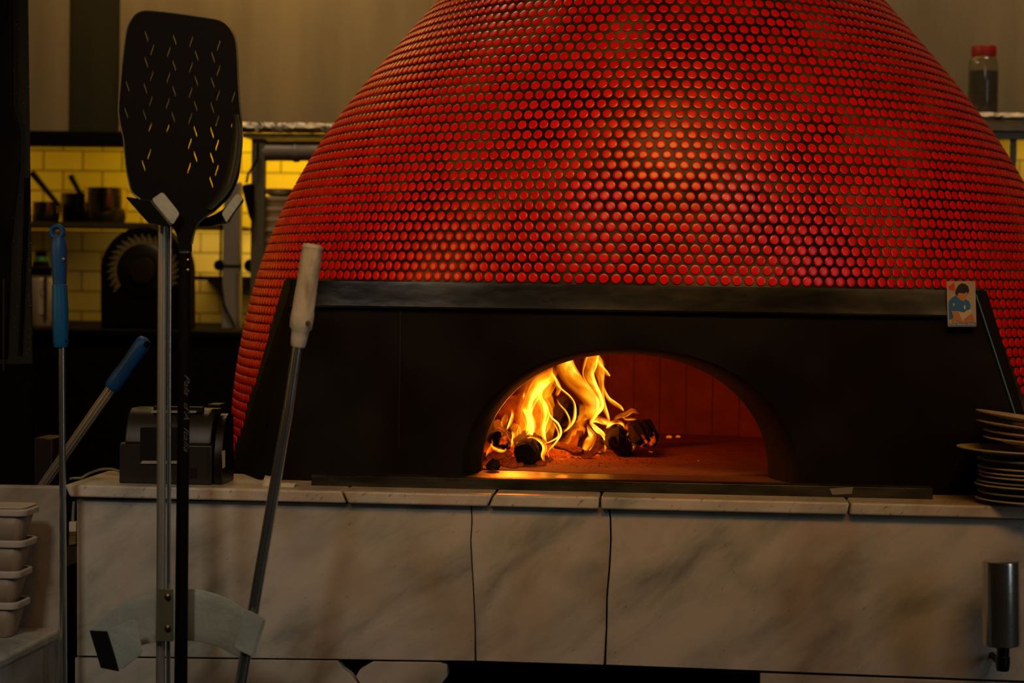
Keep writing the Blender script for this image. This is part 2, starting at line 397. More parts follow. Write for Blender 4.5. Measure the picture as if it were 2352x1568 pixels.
def surf(th,z,off=0):
    return V((XC+(afun(z)+off)*math.sin(th), YC-(bf2(z)+off)*math.cos(th), z))
oven=thing('pizza_oven', (XC,YC,.0), 'wood-fired domed pizza oven covered in round red mosaic tiles with black steel front', 'oven')
# dome substrate (grout)
zz=list(np.linspace(ZB,ZT,60))+[ZT+HT*u for u in (.08,.17,.28,.4,.52,.64,.76,.86,.93,.98,1)]
rows=[[surf(2*math.pi*k/160,z) for k in range(161)] for z in zz]
# the housing interrupts the shell: leave the front low part of the shell open
mb=MB(); nth=161
fs=[];
vs=[p for r in rows for p in r]
for i in range(len(rows)-1):
    for j in range(nth-1):
        th=2*math.pi*(j+.5)/160; th=th if th<math.pi else th-2*math.pi
        if zz[i+1]<zlin-.01 and abs(th)<math.radians(42): continue
        fs.append((i*nth+j,i*nth+j+1,(i+1)*nth+j+1,(i+1)*nth+j))
mb.add(vs,fs)
dome=build('dome', mb, grout(), oven)
# steel housing front: pixel corners of the front face
FL=[(672,655),(592,1114)]; FR=[(2240,668),(2392,1140)]
def edge(e,py): (x0,y0),(x1,y1)=e; return x0+(x1-x0)*(py-y0)/(y1-y0)
# mosaic tiles
def tiles():
    cs=[];ns=[];us=[];ws=[];tn=[]
    z=zlin+.0125; rowsz=[]
    while z<ZT+.16:
        rowsz.append(z); t=max(0,(z-zlin)/.57)
        slope=math.hypot(1,(bf2(z+.002)-bf2(z-.002))/.004)
        z+=(.0204+.0028*min(t,1.3))/slope
    z=zlin+.0125-.0206
    while z>ZB: rowsz.insert(0,z); z-=.0206
    for ri,z in enumerate(rowsz):
        a,b=afun(z),bf2(z)
        th=np.linspace(-math.pi,math.pi,1441)
        x=a*np.sin(th); y=-b*np.cos(th)
        s=np.concatenate([[0],np.cumsum(np.hypot(np.diff(x),np.diff(y)))])
        n=max(3,round(s[-1]/.0243)); sf=np.interp(0,th,s)
        k=np.arange(n)
        sv=(sf+(k+.5*(ri%2)+random.uniform(-.05,.05))*s[-1]/n+np.random.RandomState(ri).normal(0,.00035,n))%s[-1]
        tv=np.interp(sv,s,th)
        for tt in tv:
            if abs(tt)>math.radians(125): continue
            if z<zlin and abs(tt)<1.5:
                q=surf(tt,z); 
                px,py=proj(q)
                if tt<0 and px>edge([(651,655),(520,1088)],py)+3: continue
                if tt>0 and px<edge([(2262,668),(2352,905)],py)-3: continue
            q=surf(tt,z); e=.004
            du=(surf(tt+e,z)-surf(tt-e,z)).normalized(); dv=(surf(tt,z+e)-surf(tt,z-e)).normalized()
            nn=du.cross(dv).normalized()
            if nn.dot(q-V((XC,YC,1.2)))<0: nn=-nn
            # small hand-laid misalignment of each tile
            nn=(nn+du*random.gauss(0,.012)+dv*random.gauss(0,.012)).normalized()
            du=(du-nn*du.dot(nn)).normalized()
            cs.append(q+dv*random.gauss(0,.0003)); ns.append(nn); us.append(du); ws.append(nn.cross(du)); tn.append(random.random())
    cs,ns,us,ws=[np.array([tuple(v) for v in a]) for a in (cs,ns,us,ws)]
    K=14; ang=np.arange(K)*2*math.pi/K; R=.0099
    prof=[(1.0,-.0005),(1.0,.0018),(.975,.0024),(.92,.00275),(.5,.00288)]
    loc=[(r*R*math.cos(t),r*R*math.sin(t),h) for r,h in prof for t in ang]+[(0,0,.0029)]
    loc=np.array(loc); nv=len(loc)
    P=cs[:,None,:]+loc[None,:,0:1]*us[:,None,:]+loc[None,:,1:2]*ws[:,None,:]+loc[None,:,2:3]*ns[:,None,:]
    P=P.reshape(-1,3)-np.array(tuple(oven.location))
    fl=[]
    for i in range(len(prof)-1):
        for k in range(K): fl.append((i*K+k,i*K+(k+1)%K,(i+1)*K+(k+1)%K,(i+1)*K+k))
    tl=[((len(prof)-1)*K+k,(len(prof)-1)*K+(k+1)%K,nv-1) for k in range(K)]
    nt_=len(cs)
    quads=(np.array(fl)[None]+np.arange(nt_)[:,None,None]*nv).reshape(-1,4)
    tris=(np.array(tl)[None]+np.arange(nt_)[:,None,None]*nv).reshape(-1,3)
    me=bpy.data.meshes.new('mosaic_tiles')
    me.vertices.add(len(P)); me.vertices.foreach_set('co',P.ravel())
    nl=quads.size+tris.size; me.loops.add(nl); me.loops.foreach_set('vertex_index',np.concatenate([quads.ravel(),tris.ravel()]))
    npol=len(quads)+len(tris); me.polygons.add(npol)
    st=np.concatenate([np.arange(len(quads))*4, quads.size+np.arange(len(tris))*3]); me.polygons.foreach_set('loop_start',st)
    me.polygons.foreach_set('use_smooth',np.ones(npol,bool))
    me.update(calc_edges=True); me.validate()
    at_=me.attributes.new('tone','FLOAT','POINT'); at_.data.foreach_set('value',np.repeat(np.array(tn),nv).astype(np.float32))
    me.materials.append(redtile())
    o=bpy.data.objects.new('mosaic_tiles',me); COL.objects.link(o); o.parent=oven; o['label']='round red glazed penny tiles'
    return nt_
print('tiles', tiles())
# housing front plate with arch hole
AY=BX+.14                                  # plane of the inner arch
zh=1.016
ai=[at(1105,1090,AY),at(1765,1090,AY),at(1420,813,AY)]
acx=(ai[0].x+ai[1].x)/2; aw=(ai[1].x-ai[0].x)/2; ah=ai[2].z-zh
ocx=(at(1058,1090,BX).x+at(1836,1090,BX).x)/2; ow=(at(1836,1090,BX).x-at(1058,1090,BX).x)/2; oh=at(1430,799,BX).z-zh
def arch(cx,w,h,Y,n=48,p=2.15):
    r=[]
    for i in range(n+1):
        t=math.pi*(1-i/n); c,s_=math.cos(t),math.sin(t)
        r.append(V((cx+w*math.copysign(abs(c)**(2/p),c),Y,zh+h*abs(s_)**(2/p))))
    return r
def plate_with_hole():
    tl,tr,bl,br=at(*FL[0],BX),at(*FR[0],BX),at(*FL[1],BX),at(*FR[1],BX)
    tl.z=tr.z=zlin; zb0=1.001
    def xe(a,b,z): return a.x+(b.x-a.x)*(z-a.z)/(b.z-a.z)
    lb=V((xe(tl,bl,zb0),BX,zb0)); rb=V((xe(tr,br,zb0),BX,zb0))
    A=arch(ocx,ow,oh,BX)
    A=[V((A[0].x,BX,zb0))]+A+[V((A[-1].x,BX,zb0))]
    n=len(A); out=[]
    # matching outer boundary, walking left bottom -> top -> right bottom
    per=[lb,tl,tr,rb]; ls=[0]
    for i in range(3): ls.append(ls[-1]+(per[i+1]-per[i]).length)
    key=[0]*n
    for i,a in enumerate(A):
        # radial direction from the arch centre
        d=a-V((ocx,BX,zb0)); 
        best=None
        for j in range(3):
            p,q=per[j],per[j+1]; e=q-p
            den=d.x*e.z-d.z*e.x
            if abs(den)<1e-9: continue
            w=p-V((ocx,BX,zb0)); t=(w.x*e.z-w.z*e.x)/den; u=(w.x*d.z-w.z*d.x)/den
            if t>0 and -1e-6<=u<=1+1e-6: best=p+e*u
        out.append(best if best else (lb if i<n/2 else rb))
    # snap the closest samples to the two upper corners
    for c in (tl,tr):
        k=min(range(n),key=lambda i:(out[i]-c).length); out[k]=c.copy()
    return MB().grid([A,out]), (tl,tr,lb,rb)
mbp,(tl,tr,lb,rb)=plate_with_hole()
build('front_plate', mbp, BLK, oven, solid=0)
# chamfered cheeks running back to the dome, and roof of the housing
bl_t=at(653,655,.42); bl_b=at(523,1089,.42); bl_t=V((bl_t.x,.42,zlin)); 
br_t=at(2266,668,.42); br_b=at(2415,1110,.42); br_t=V((br_t.x,.42,zlin)); 
bl_b.z=.97; br_b.z=.97
def ck_(a,b):
    t=(.297-a.y)/(b.y-a.y); q=a.lerp(b,t); return [V((q.x,.297,1.001)),V((q.x,.2972,.97))]
build('side_cheek', MB().prism([tl,lb]+ck_(lb,bl_b)+[bl_b,bl_t],(.006,.003,0)), BLKM, oven)
build('side_cheek', MB().prism([tr,rb]+ck_(rb,br_b)+[br_b,br_t],(-.006,.003,0)), BLKM, oven)
build('housing_roof', MB().prism([tl-V((0,0,.001)),tr-V((0,0,.001)),br_t-V((0,0,.001)),bl_t-V((0,0,.001))],(0,0,-.003)), BLK, oven)
# edge highlight on the right corner, painted as a teal line
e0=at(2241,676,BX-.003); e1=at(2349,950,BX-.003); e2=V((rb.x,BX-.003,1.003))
build('corner_highlight', MB().tube([e0,e2],.0022,8), mat('teal_highlight',(.07,.15,.13),.35,.6), oven)
# lintel band
lz=at(1450,716,BX).z
xl0=at(668,690,BX).x; xr0=at(2236,690,BX).x
rr=[]
for z,y in ((lz,BX-.002),(lz,BX-.012),(lz+.004,BX-.016),(lz+.022,BX-.014),(lz+.044,BX-.013),(zlin,BX-.012),(zlin,BX-.002)):
    rr.append([V((xl0+(xr0-xl0)*i/60,y,z)) for i in range(61)])
build('lintel', MB().grid(rr), LINT, oven)
build('plate_seam', MB().box((at(918,800,BX).x,BX-.0015,1.07),(at(920,800,BX).x,BX-.0002,lz-.005)), mat('seam_black',(.02,.02,.013),.3), oven)
# arch reveal
secs=[arch(ocx+(acx-ocx)*t,ow+(aw-ow)*s_,oh+(ah-oh)*s_,BX+(AY-BX)*t) for t,s_ in ((0,0),(.1,.25),(.4,.6),(.75,.88),(1,1))]
build('arch_reveal', MB().grid(secs), REVEAL, oven)
build('inner_arch', MB().grid([arch(acx,aw,ah,AY),arch(acx,aw,ah,AY+.03),arch(acx,aw*1.03,ah*1.03,AY+.09),arch(acx,aw*1.25,ah*1.3,AY+.14)]), BLK, oven)
# hearth
hx=at(1435,1000,1.0).x
build('hearth_lip', MB().box((ocx-ow-.03,BX-.055,1.0005),(ocx+ow+.03,AY+.02,zh-.001)), SLAB, oven, bevel=.002)
el=[V((hx+.68*math.cos(2*math.pi*k/64),.93+.63*math.sin(2*math.pi*k/64),zh)) for k in range(64)]
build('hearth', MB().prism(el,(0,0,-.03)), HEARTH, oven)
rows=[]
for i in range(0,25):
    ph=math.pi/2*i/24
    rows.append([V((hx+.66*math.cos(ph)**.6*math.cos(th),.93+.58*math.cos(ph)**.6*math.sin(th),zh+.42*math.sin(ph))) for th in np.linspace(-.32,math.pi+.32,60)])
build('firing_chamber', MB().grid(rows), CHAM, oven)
# joints of the back wall bricks (dark recess lines)
for px in (1575,1636,1500,1700):
    p=at(px,950,1.40)
# steel bar in front
def tbx(px,Y,z): return onz(px,1110,z).x
sx0=at(716,1100,.08).x; sx1=at(2142,1135,.08).x
bar=MB()
bar.prism([(sx0,.075,1.0),(sx0,.075,1.021),(sx0,.083,1.023),(sx0,.10,1.0235),(sx0,.10,1.0)],(sx1-sx0,0,0))
build('steel_bar', bar, STRIP, oven, bevel=.001)
p=at(1930,1123,.07)
build('bar_patch', MB().prism([at(1905,1122,.0735),at(1960,1118,.0735),at(1956,1134,.0735),at(1912,1136,.0735)],(0,.002,0)), mat('pale_patch',(.20,.19,.16),.6), oven)

# base carrying the oven behind the marble front
build('plinth', MB().lathe([(afun(1.0)*.93,0),(afun(1.0)*.93,.94)],(XC,YC+.02,0),(0,0,1),64), BLKM, oven) if False else None

# playing-card style magnet
cy=BX-.019
card=thing('picture_card', at(2209,750,cy), 'small photo card of a seated dark-haired man in blue shirt stuck on lintel corner', 'card')
cm=lambda n,c: mat(n,c,.45)
def flat(name,pts,m,d,th=.0004): return build(name, MB().prism(poly(pts,cy-d),(0,th,0)), m, card, smooth=False)
def crd(pts): # coords in the zoom crop 2160..2270 / 12.06
    return [(2160+x/12.06,630+y/12.06) for x,y in pts]
flat('card_board', crd([(170,200),(195,190),(940,190),(965,215),(1000,1420),(975,1450),(230,1455),(205,1430)]), mat('card_paper',(.42,.34,.26),.4,col2=(.34,.33,.30),nscale=30), 0,.0012)
flat('red_heart', crd([(230,310),(290,300),(345,235),(385,245),(400,330),(385,465),(300,430),(235,400)]), cm('card_red',(.60,.03,.01)), .0006)
flat('blue_shirt', crd([(225,760),(300,660),(430,575),(520,690),(600,740),(700,690),(790,740),(830,840),(825,960),(730,1000),(650,1050),(520,1020),(490,1010),(310,1010),(360,1180),(330,1240),(240,1250)]), cm('card_blue',(.02,.13,.42)), .0005)
flat('face', crd([(480,520),(560,500),(740,520),(735,600),(700,680),(650,745),(590,730),(520,650),(480,570)]), cm('card_skin',(.46,.20,.09)), .0010)
flat('hair', crd([(410,540),(430,420),(500,300),(580,245),(690,260),(770,330),(800,440),(770,540),(730,480),(650,530),(560,510),(485,520),(480,590)]), cm('card_black',(.012,.008,.008)), .0014)
flat('arm', crd([(310,1020),(480,1020),(600,1200),(650,1330),(560,1330),(430,1270),(340,1320),(300,1290),(380,1200),(350,1130)]), cm('card_skin2',(.44,.19,.08)), .0010)
flat('shorts', crd([(500,1030),(650,1060),(740,990),(850,960),(885,1060),(800,1130),(660,1230),(640,1310),(560,1180)]), cm('card_white',(.50,.44,.34)), .0012)
flat('leg', crd([(660,1230),(790,1120),(870,1090),(950,1300),(940,1340),(640,1340)]), cm('card_skin3',(.42,.17,.07)), .0009)
flat('crest', crd([(650,860),(700,860),(690,965),(655,965)]), cm('card_crest',(.55,.50,.35)), .0014)
flat('sleeve_badge', crd([(335,800),(395,800),(400,870),(350,875)]), cm('card_badge',(.30,.36,.45)), .0014)
flat('caption_strip', crd([(250,1340),(990,1330),(998,1420),(975,1448),(235,1450)]), cm('card_strip',(.12,.17,.32)), .0016)
cap=MB()
for i in range(17):
    x=275+i*41
    if i in (4,11): continue
    hgt=46 if i in (0,5,12) else 30
    cap.prism(poly(crd([(x,1395-hgt),(x+24,1395-hgt),(x+20,1395),(x-2,1395)]),cy-.0022),(0,.0003,0))
build('caption_marks', cap, cm('card_text',(.45,.48,.50)), card, smooth=False)

# ------------------------------------------------------------------ fire
def C8(x,y): return (1080+x/5.113, 800+y/5.113)
def log(name, c0, c1, r, seed, m, label, n=16, rings=14, jag=.25, group='burning logs in the oven', flat=1.0):
    rnd=random.Random(seed); c0=V(c0); c1=V(c1); ax=(c1-c0); L_=ax.length; ax.normalize()
    a=ax.orthogonal().normalized(); b=ax.cross(a); mb=MB(); vs=[]
    ang=[2*math.pi*k/n for k in range(n)]
    base=[r*(1+.22*math.sin(2*t+seed)+.14*math.sin(3*t+seed*2)) for t in ang]
    for i in range(rings):
        u=i/(rings-1); taper=1-.25*abs(2*u-1)**6
        for k,t in enumerate(ang):
            q=c0+ax*(L_*u)
            ns=noise.noise(V((math.cos(t)*2.5,math.sin(t)*2.5,u*5+seed)))*jag*r
            ns+=noise.noise(V((math.cos(t)*7,math.sin(t)*7,u*14+seed)))*jag*.5*r
            rr_=base[k]*taper+ns
            off=ax*(noise.noise(V((math.cos(t)*2,math.sin(t)*2,seed+9+u)))*r*.5 if i in (0,rings-1) else 0)
            vs.append(q+off+(a*math.cos(t)+b*math.sin(t)*flat)*rr_)
    fs=[(i*n+k,i*n+(k+1)%n,(i+1)*n+(k+1)%n,(i+1)*n+k) for i in range(rings-1) for k in range(n)]
    vs+= [c0,c1]; e=len(vs)
    fs+=[(e-2,(k+1)%n,k) for k in range(n)]+[(e-1,(rings-1)*n+k,(rings-1)*n+(k+1)%n) for k in range(n)]
    mb.add(vs,fs); zmin=min(v.z for v in mb.v)
    if zmin<zh:
        for v in mb.v:
            if v.z<zh+.0005: v.z=zh+.0005
    o=build(name,mb,m,None); return tag(o,label,'log',group)
def W(cx,cy,Y): return at(*C8(cx,cy),Y)
log('firewood_log', W(640,1270,.47), W(700,1150,.72), .034, 3, CHAR, 'charred black log lying end-on at the front of the fire', jag=.3)
log('firewood_log', W(335,1080,.56), W(335,960,.75), .024, 5, SPK, 'small glowing charred log at the far left edge of the oven mouth')
log('firewood_log', W(1030,900,.86), W(1165,640,.90), .024, 8, CHAR, 'charred log standing upright leaning in the middle flames', flat=1.3)
log('firewood_log', W(460,880,.95), W(640,640,1.0), .036, 11, WOODB, 'brown unburnt log behind the left flames')
log('firewood_log', W(1230,1200,.72), W(1270,960,.82), .014, 14, WOODB, 'glowing reddish split stick propped upright between the two piles', jag=.4)
log('firewood_log', W(1010,1130,.70), W(1320,1215,.66), .009, 15, WOODB, 'thin reddish split stick lying flat between the two piles', jag=.4)
log('firewood_log', W(1745,1140,.72), W(1760,1060,.95), .031, 17, CHAR, 'round black charred log at the front of the right pile', jag=.2)
log('firewood_log', W(1640,960,.90), W(1800,980,.92), .016, 19, CHARG, 'glowing crumbling log piece on top of the right pile', jag=.5)
log('firewood_log', W(1900,1010,1.0), W(2110,960,1.04), .034, 21, SPK, 'large charred block with glowing cracks at right end of the fire', jag=.35, n=9)
log('firewood_log', W(1480,1060,.92), W(1600,1010,.96), .014, 23, WOODB, 'small reddish piece of wood behind the teardrop flame', jag=.4)
# embers
def ember(cx,cy_,r,m,label,seed,grp='embers scattered on the oven floor',fl=.6):
    q=onz(*C8(cx,cy_),zh+r*fl*.6); rnd=random.Random(seed)
    mb=MB(); vs=[]; n=8
    for i in range(5):
        ph=math.pi*i/4
        for k in range(n):
            t=2*math.pi*k/n; rr_=r*(1+.35*noise.noise(V((math.cos(t)*2+seed,math.sin(t)*2,ph*2))))
            vs.append(q+V((math.sin(ph)*math.cos(t)*rr_*1.25,math.sin(ph)*math.sin(t)*rr_,-math.cos(ph)*rr_*fl)))
    mb.add(vs,[(i*n+k,i*n+(k+1)%n,(i+1)*n+(k+1)%n,(i+1)*n+k) for i in range(4) for k in range(n)])
    for v in mb.v:
        if v.z<zh+.0003: v.z=zh+.0003
    return tag(build('ember',mb,m),label,'ember',grp)
ember(270,1380,.0125,CHAR,'rounded black coal at the far left front of the fire',31,fl=1.2)
ember(180,1345,.009,EMB,'glowing red ember at the far left edge of the mouth',32)
for i,(x,y,r) in enumerate([(300,1255,.013),(360,1260,.013),(420,1235,.012),(400,1330,.011),(430,1350,.010),(500,1320,.011),(500,1365,.010),(590,1365,.006),(250,1300,.010)]):
    ember(x,y,r,EMB,'glowing red embers heaped in front of the left logs',40+i,'embers heaped left of the front log',fl=.9)
for i,(x,y,r) in enumerate([(835,1350,.010),(940,1300,.006),(905,1325,.006)]):
    ember(x,y,r,EMB,'glowing ember right beside the front black log',60+i,'embers beside the front black log')
for i,(x,y,r) in enumerate([(1070,1302,.0045),(1155,1276,.004),(1240,1278,.0035),(1300,1280,.003),(1495,1255,.004),(1518,1217,.0032),(1110,1245,.002),(1190,1262,.002),(990,1300,.002)]):
    ember(x,y,r,EMBHOT,'small bright orange ember in front of the middle sticks',70+i,'bright small embers in the middle')
for i,(x,y,r) in enumerate([(1380,1250,.012),(1450,1190,.012),(1420,1225,.009),(1350,1262,.009)]):
    ember(x,y,r,EMB,'red glowing coal under the teardrop flame',85+i,'red coals under the teardrop flame',fl=.9)
for i,(x,y,r) in enumerate([(2105,1212,.0016),(2120,1213,.0016),(2136,1218,.0016),(1726,1305,.001),(1745,1250,.001),(2140,1110,.006),(2195,1108,.0025)]):
    ember(x,y,r,EMBHOT if i<5 else EMB,'tiny spark in front of the right pile',95+i,'sparks by the right pile')
ember(2335,1040,.006,EMBHOT,'orange ember glowing alone right of the fire, nearer to the fire',111)
ember(2440,1036,.005,EMBHOT,'orange ember glowing alone right of the fire, farther from the fire',112)
ember(2680,1318,.0016,EMBHOT,'tiny orange spark alone on the right side of the oven floor',113)
# ash and grit on the hearth (uncountable)
ash=MB()
rnd=random.Random(5)
for i in range(420):
    x=rnd.gauss(1500,520); y=rnd.uniform(1130,1400)
    if x<180 or x>3100: continue
    q=onz(*C8(x,y),zh); r=rnd.uniform(.0006,.0024)
    ash.add([q+V((-r,-r*.6,.0001)),q+V((r,-r*.4,.0001)),q+V((r*.6,r,.0001)),q+V((0,0,r*.8))],[(0,1,3),(1,2,3),(2,0,3)])
o=build('ash_grit',ash,mat('ash',(.05,.03,.02),.9)); tag(o,'dark ash and charcoal crumbs strewn over the oven floor','ash'); o['kind']='stuff'

flames=MB(); glow=[]; flow=[]
def tongue(pts, Y0, strength, dY=0, thick=.35, curl=.5, n=18, fade=(.12,.3), side=0):
    P=[];Wd=[]
    m=len(pts); K=max(24,m*7)
    for i in range(K):
        u=i/(K-1)*(m-1); j=min(int(u),m-2); t=u-j
        def g(k,c): return pts[max(0,min(m-1,k))][c]
        def cr(c):
            p0,p1,p2,p3=g(j-1,c),g(j,c),g(j+1,c),g(j+2,c)
            return .5*((2*p1)+(-p0+p2)*t+(2*p0-5*p1+4*p2-p3)*t*t+(-p0+3*p1-3*p2+p3)*t**3)
        U=i/(K-1)
        q=W(cr(0),cr(1),Y0+dY*U+.012*math.sin(U*5+Y0*20)); P.append(q); Wd.append(max(.0006,cr(2)/5.113*mpp(q)/2))
    vs=[]; sed=len(glow)*.013; sgn=side if side else (1 if (len(glow)//7)%2 else -1)
    for i,p in enumerate(P):
        T=(P[min(i+1,K-1)]-P[max(i-1,0)]).normalized(); a=T.cross(V((0,1,0))).normalized(); b=V((0,1,0))
        U=i/(K-1); w=Wd[i]; fd=min(1,U/fade[0])*min(1,(1-U)/fade[1]); fd=fd*fd*(3-2*fd)
        tw=.5*math.sin(U*4+Y0*31)
        a2=a*math.cos(tw)+b*math.sin(tw); b2=b*math.cos(tw)-a*math.sin(tw)
        for k in range(n):
            th=2*math.pi*k/n; x=math.cos(th); y=math.sin(th)
            q=p+a2*(x*w)+b2*(y*w*thick+curl*w*(x*x-.4))
            if q.z<zh+.001: q.z=zh+.001
            vs.append(q)
            sd=(.10+.90*((1+sgn*x)/2)**1.3)
            glow.append(strength*fd*sd); flow.append((x*w*38+sed*7,y*.8+sed,U*K*.055))
    flames.add(vs,[(i*n+k,i*n+(k+1)%n,(i+1)*n+(k+1)%n,(i+1)*n+k) for i in range(K-1) for k in range(n)])
def sheet(pts, Y0, strength, dY=0, **k):
    mw=max(q[2] for q in pts); tongue(pts,Y0,strength*(.85 if mw>=55 else 1.0),dY,**k)
    if mw<55: return
    m=len(pts); k={a:b for a,b in k.items() if a=='fade'}
    for sgn_,st in ((-1,.75),(1,.45)) if int(Y0*1000)%2 else ((-1,.4),(1,.8)):
        q=[]
        for i,(x,y,w) in enumerate(pts):
            x0,y0,_=pts[max(0,i-1)]; x1,y1,_=pts[min(m-1,i+1)]; dx,dy=x1-x0,y1-y0; l=math.hypot(dx,dy) or 1
            nx,ny=-dy/l,dx/l; o_=sgn_*w*.43
            q.append((x+nx*o_+6*math.sin(i*2.1+sgn_),y+ny*o_,3+.10*w*(1+.5*math.sin(i*1.7+Y0*9))))
        tongue(q,Y0-.012,min(1.0,strength*st*.9),dY,thick=.9,curl=.1,n=10,side=sgn_,**k)
# broad dim sheets behind
tongue([(900,1120,120),(850,980,300),(800,800,400),(780,640,420),(780,480,400),(900,300,300),(980,180,200)],.86,.30,.05,fade=(.2,.2))
tongue([(1480,900,60),(1430,760,150),(1440,640,200),(1330,490,210),(1200,350,220),(1120,230,230),(1100,120,200),(1090,20,150)],.92,.62,.04,curl=.3,fade=(.2,.12))
tongue([(1300,950,60),(1280,850,160),(1330,760,220),(1430,740,120),(1480,780,40)],.93,.35,fade=(.3,.3))
tongue([(620,1160,120),(600,1040,240),(640,900,260),(640,760,200),(690,620,200),(760,500,240),(830,380,260),(930,250,200)],.66,.42,.04)
tongue([(760,1150,100),(760,1020,220),(830,900,280),(860,760,260),(800,600,220),(850,450,260),(960,300,220)],.72,.38,.04)
tongue([(1000,1180,60),(1150,1100,160),(1230,960,220),(1290,860,160),(1380,830,60)],.80,.32,fade=(.3,.3))
# bright strands
sheet([(640,1080,40),(690,1000,90),(690,870,110),(660,740,120),(690,600,110),(760,480,150),(830,400,170),(920,320,120),(960,230,60)],.62,.95,.04)
sheet([(620,760,30),(640,700,60),(690,820,50),(690,930,60),(660,1020,40)],.60,.7)
sheet([(900,1130,16),(860,1030,50),(850,920,70),(880,790,95),(860,680,100),(815,590,80),(800,490,110),(850,400,150),(940,330,130),(975,260,60)],.64,.95,.03)
sheet([(925,1190,8),(1010,1090,26),(1060,990,34),(1030,890,30),(960,820,26),(915,740,20),(900,640,16)],.63,.9)
sheet([(860,1120,8),(960,1080,20),(1030,1020,22),(1000,910,22),(930,830,18)],.61,.7)
sheet([(1080,1000,8),(1170,910,36),(1222,810,38),(1222,660,26),(1165,565,26),(1040,455,30),(990,350,30),(968,270,20)],.78,.9)
sheet([(1085,980,8),(1150,930,22),(1165,840,24),(1120,740,22),(1040,650,18),(1010,580,16)],.74,.7)
sheet([(1010,560,30),(1040,470,60),(1000,380,70),(940,300,60),(950,200,40)],.7,.6)
sheet([(1565,1240,14),(1590,1110,36),(1560,1010,44),(1470,930,46),(1415,870,40),(1470,770,60),(1530,680,76),(1505,560,84),(1440,430,110),(1390,300,140),(1420,180,170),(1450,80,150),(1470,0,100)],.84,.95,.05,fade=(.08,.1))
sheet([(1640,900,20),(1610,790,40),(1570,690,60),(1545,560,50),(1540,430,60),(1530,300,110),(1510,180,120),(1480,90,80),(1450,10,50)],.86,.55,.03)
sheet([(1645,330,10),(1600,295,50),(1550,230,50),(1505,150,40),(1480,90,30)],.87,.8,fade=(.1,.3))
sheet([(1805,740,8),(1760,690,40),(1690,640,50),(1620,580,46),(1570,480,36),(1550,400,24)],.88,.7)
sheet([(1410,880,20),(1470,830,70),(1560,850,80),(1640,890,60),(1600,950,30)],.82,.95,fade=(.2,.3))
sheet([(1590,940,20),(1640,880,50),(1720,860,44),(1790,890,30),(1825,960,12)],.84,.9,fade=(.2,.3))
sheet([(1420,880,20),(1480,950,50),(1560,1010,50),(1595,1090,30),(1585,1170,14)],.81,.8,fade=(.2,.3))
sheet([(1680,840,10),(1740,800,46),(1830,775,60),(1910,730,50),(1990,775,8)],.9,.55,fade=(.25,.4))
sheet([(1780,790,10),(1830,830,30),(1900,830,30),(1955,830,10)],.9,.6,fade=(.3,.3))
sheet([(1780,1030,6),(1830,1020,26),(1855,985,16)],.8,.6,fade=(.3,.3))
sheet([(1300,1228,12),(1350,1190,90),(1400,1110,130),(1430,1030,100),(1395,950,50),(1370,880,14)],.68,.6,curl=.1,thick=.9,fade=(.12,.3))
sheet([(1920,1200,14),(1925,1150,36),(1905,1100,14)],.75,.5,fade=(.3,.4))
sheet([(230,1110,8),(270,1170,34),(350,1205,40),(415,1190,26),(415,1100,10)],.56,.8,fade=(.2,.3))
sheet([(480,1170,16),(520,1060,80),(540,990,130),(520,930,110),(470,900,50)],.60,.85,fade=(.15,.3))
sheet([(590,1080,14),(570,990,60),(610,920,90),(640,860,50)],.6,.6,fade=(.2,.3))
sheet([(430,960,16),(480,860,44),(497,770,34),(488,690,10)],.55,.9,fade=(.2,.4))
sheet([(390,930,50),(400,840,80),(440,760,30)],.58,.4,fade=(.3,.4))
sheet([(640,600,16),(635,560,40),(650,500,30)],.58,.8,fade=(.3,.4))
sheet([(876,1335,14),(850,1260,44),(880,1180,64),(850,1110,44),(780,1060,28),(720,1045,14)],.47,.9,fade=(.15,.3))
sheet([(490,1180,6),(560,1110,18),(650,1070,24),(730,1045,24),(800,1085,14)],.50,.6,fade=(.3,.3))
sheet([(600,1130,10),(640,1060,40),(700,1000,60),(720,900,40)],.55,.7,fade=(.2,.3))
sheet([(930,1290,6),(915,1220,16),(960,1150,18),(1010,1090,10)],.55,.6,fade=(.2,.3))
sheet([(180,1290,8),(220,1200,40),(260,1120,30),(250,1050,10)],.52,.35,fade=(.3,.4))
xs=np.array([tuple(v) for v in flames.v])
fl=build('fire_flames',flames,FLAME)
gf=fl.data.attributes.new('flow','FLOAT_VECTOR','POINT'); gf.data.foreach_set('vector',np.array(flow,dtype=np.float32).ravel())
ga=fl.data.attributes.new('glow','FLOAT','POINT'); ga.data.foreach_set('value',np.array(glow,dtype=np.float32))
tag(fl,'bright orange and yellow wood fire flames rising inside the oven mouth','fire'); fl['kind']='stuff'

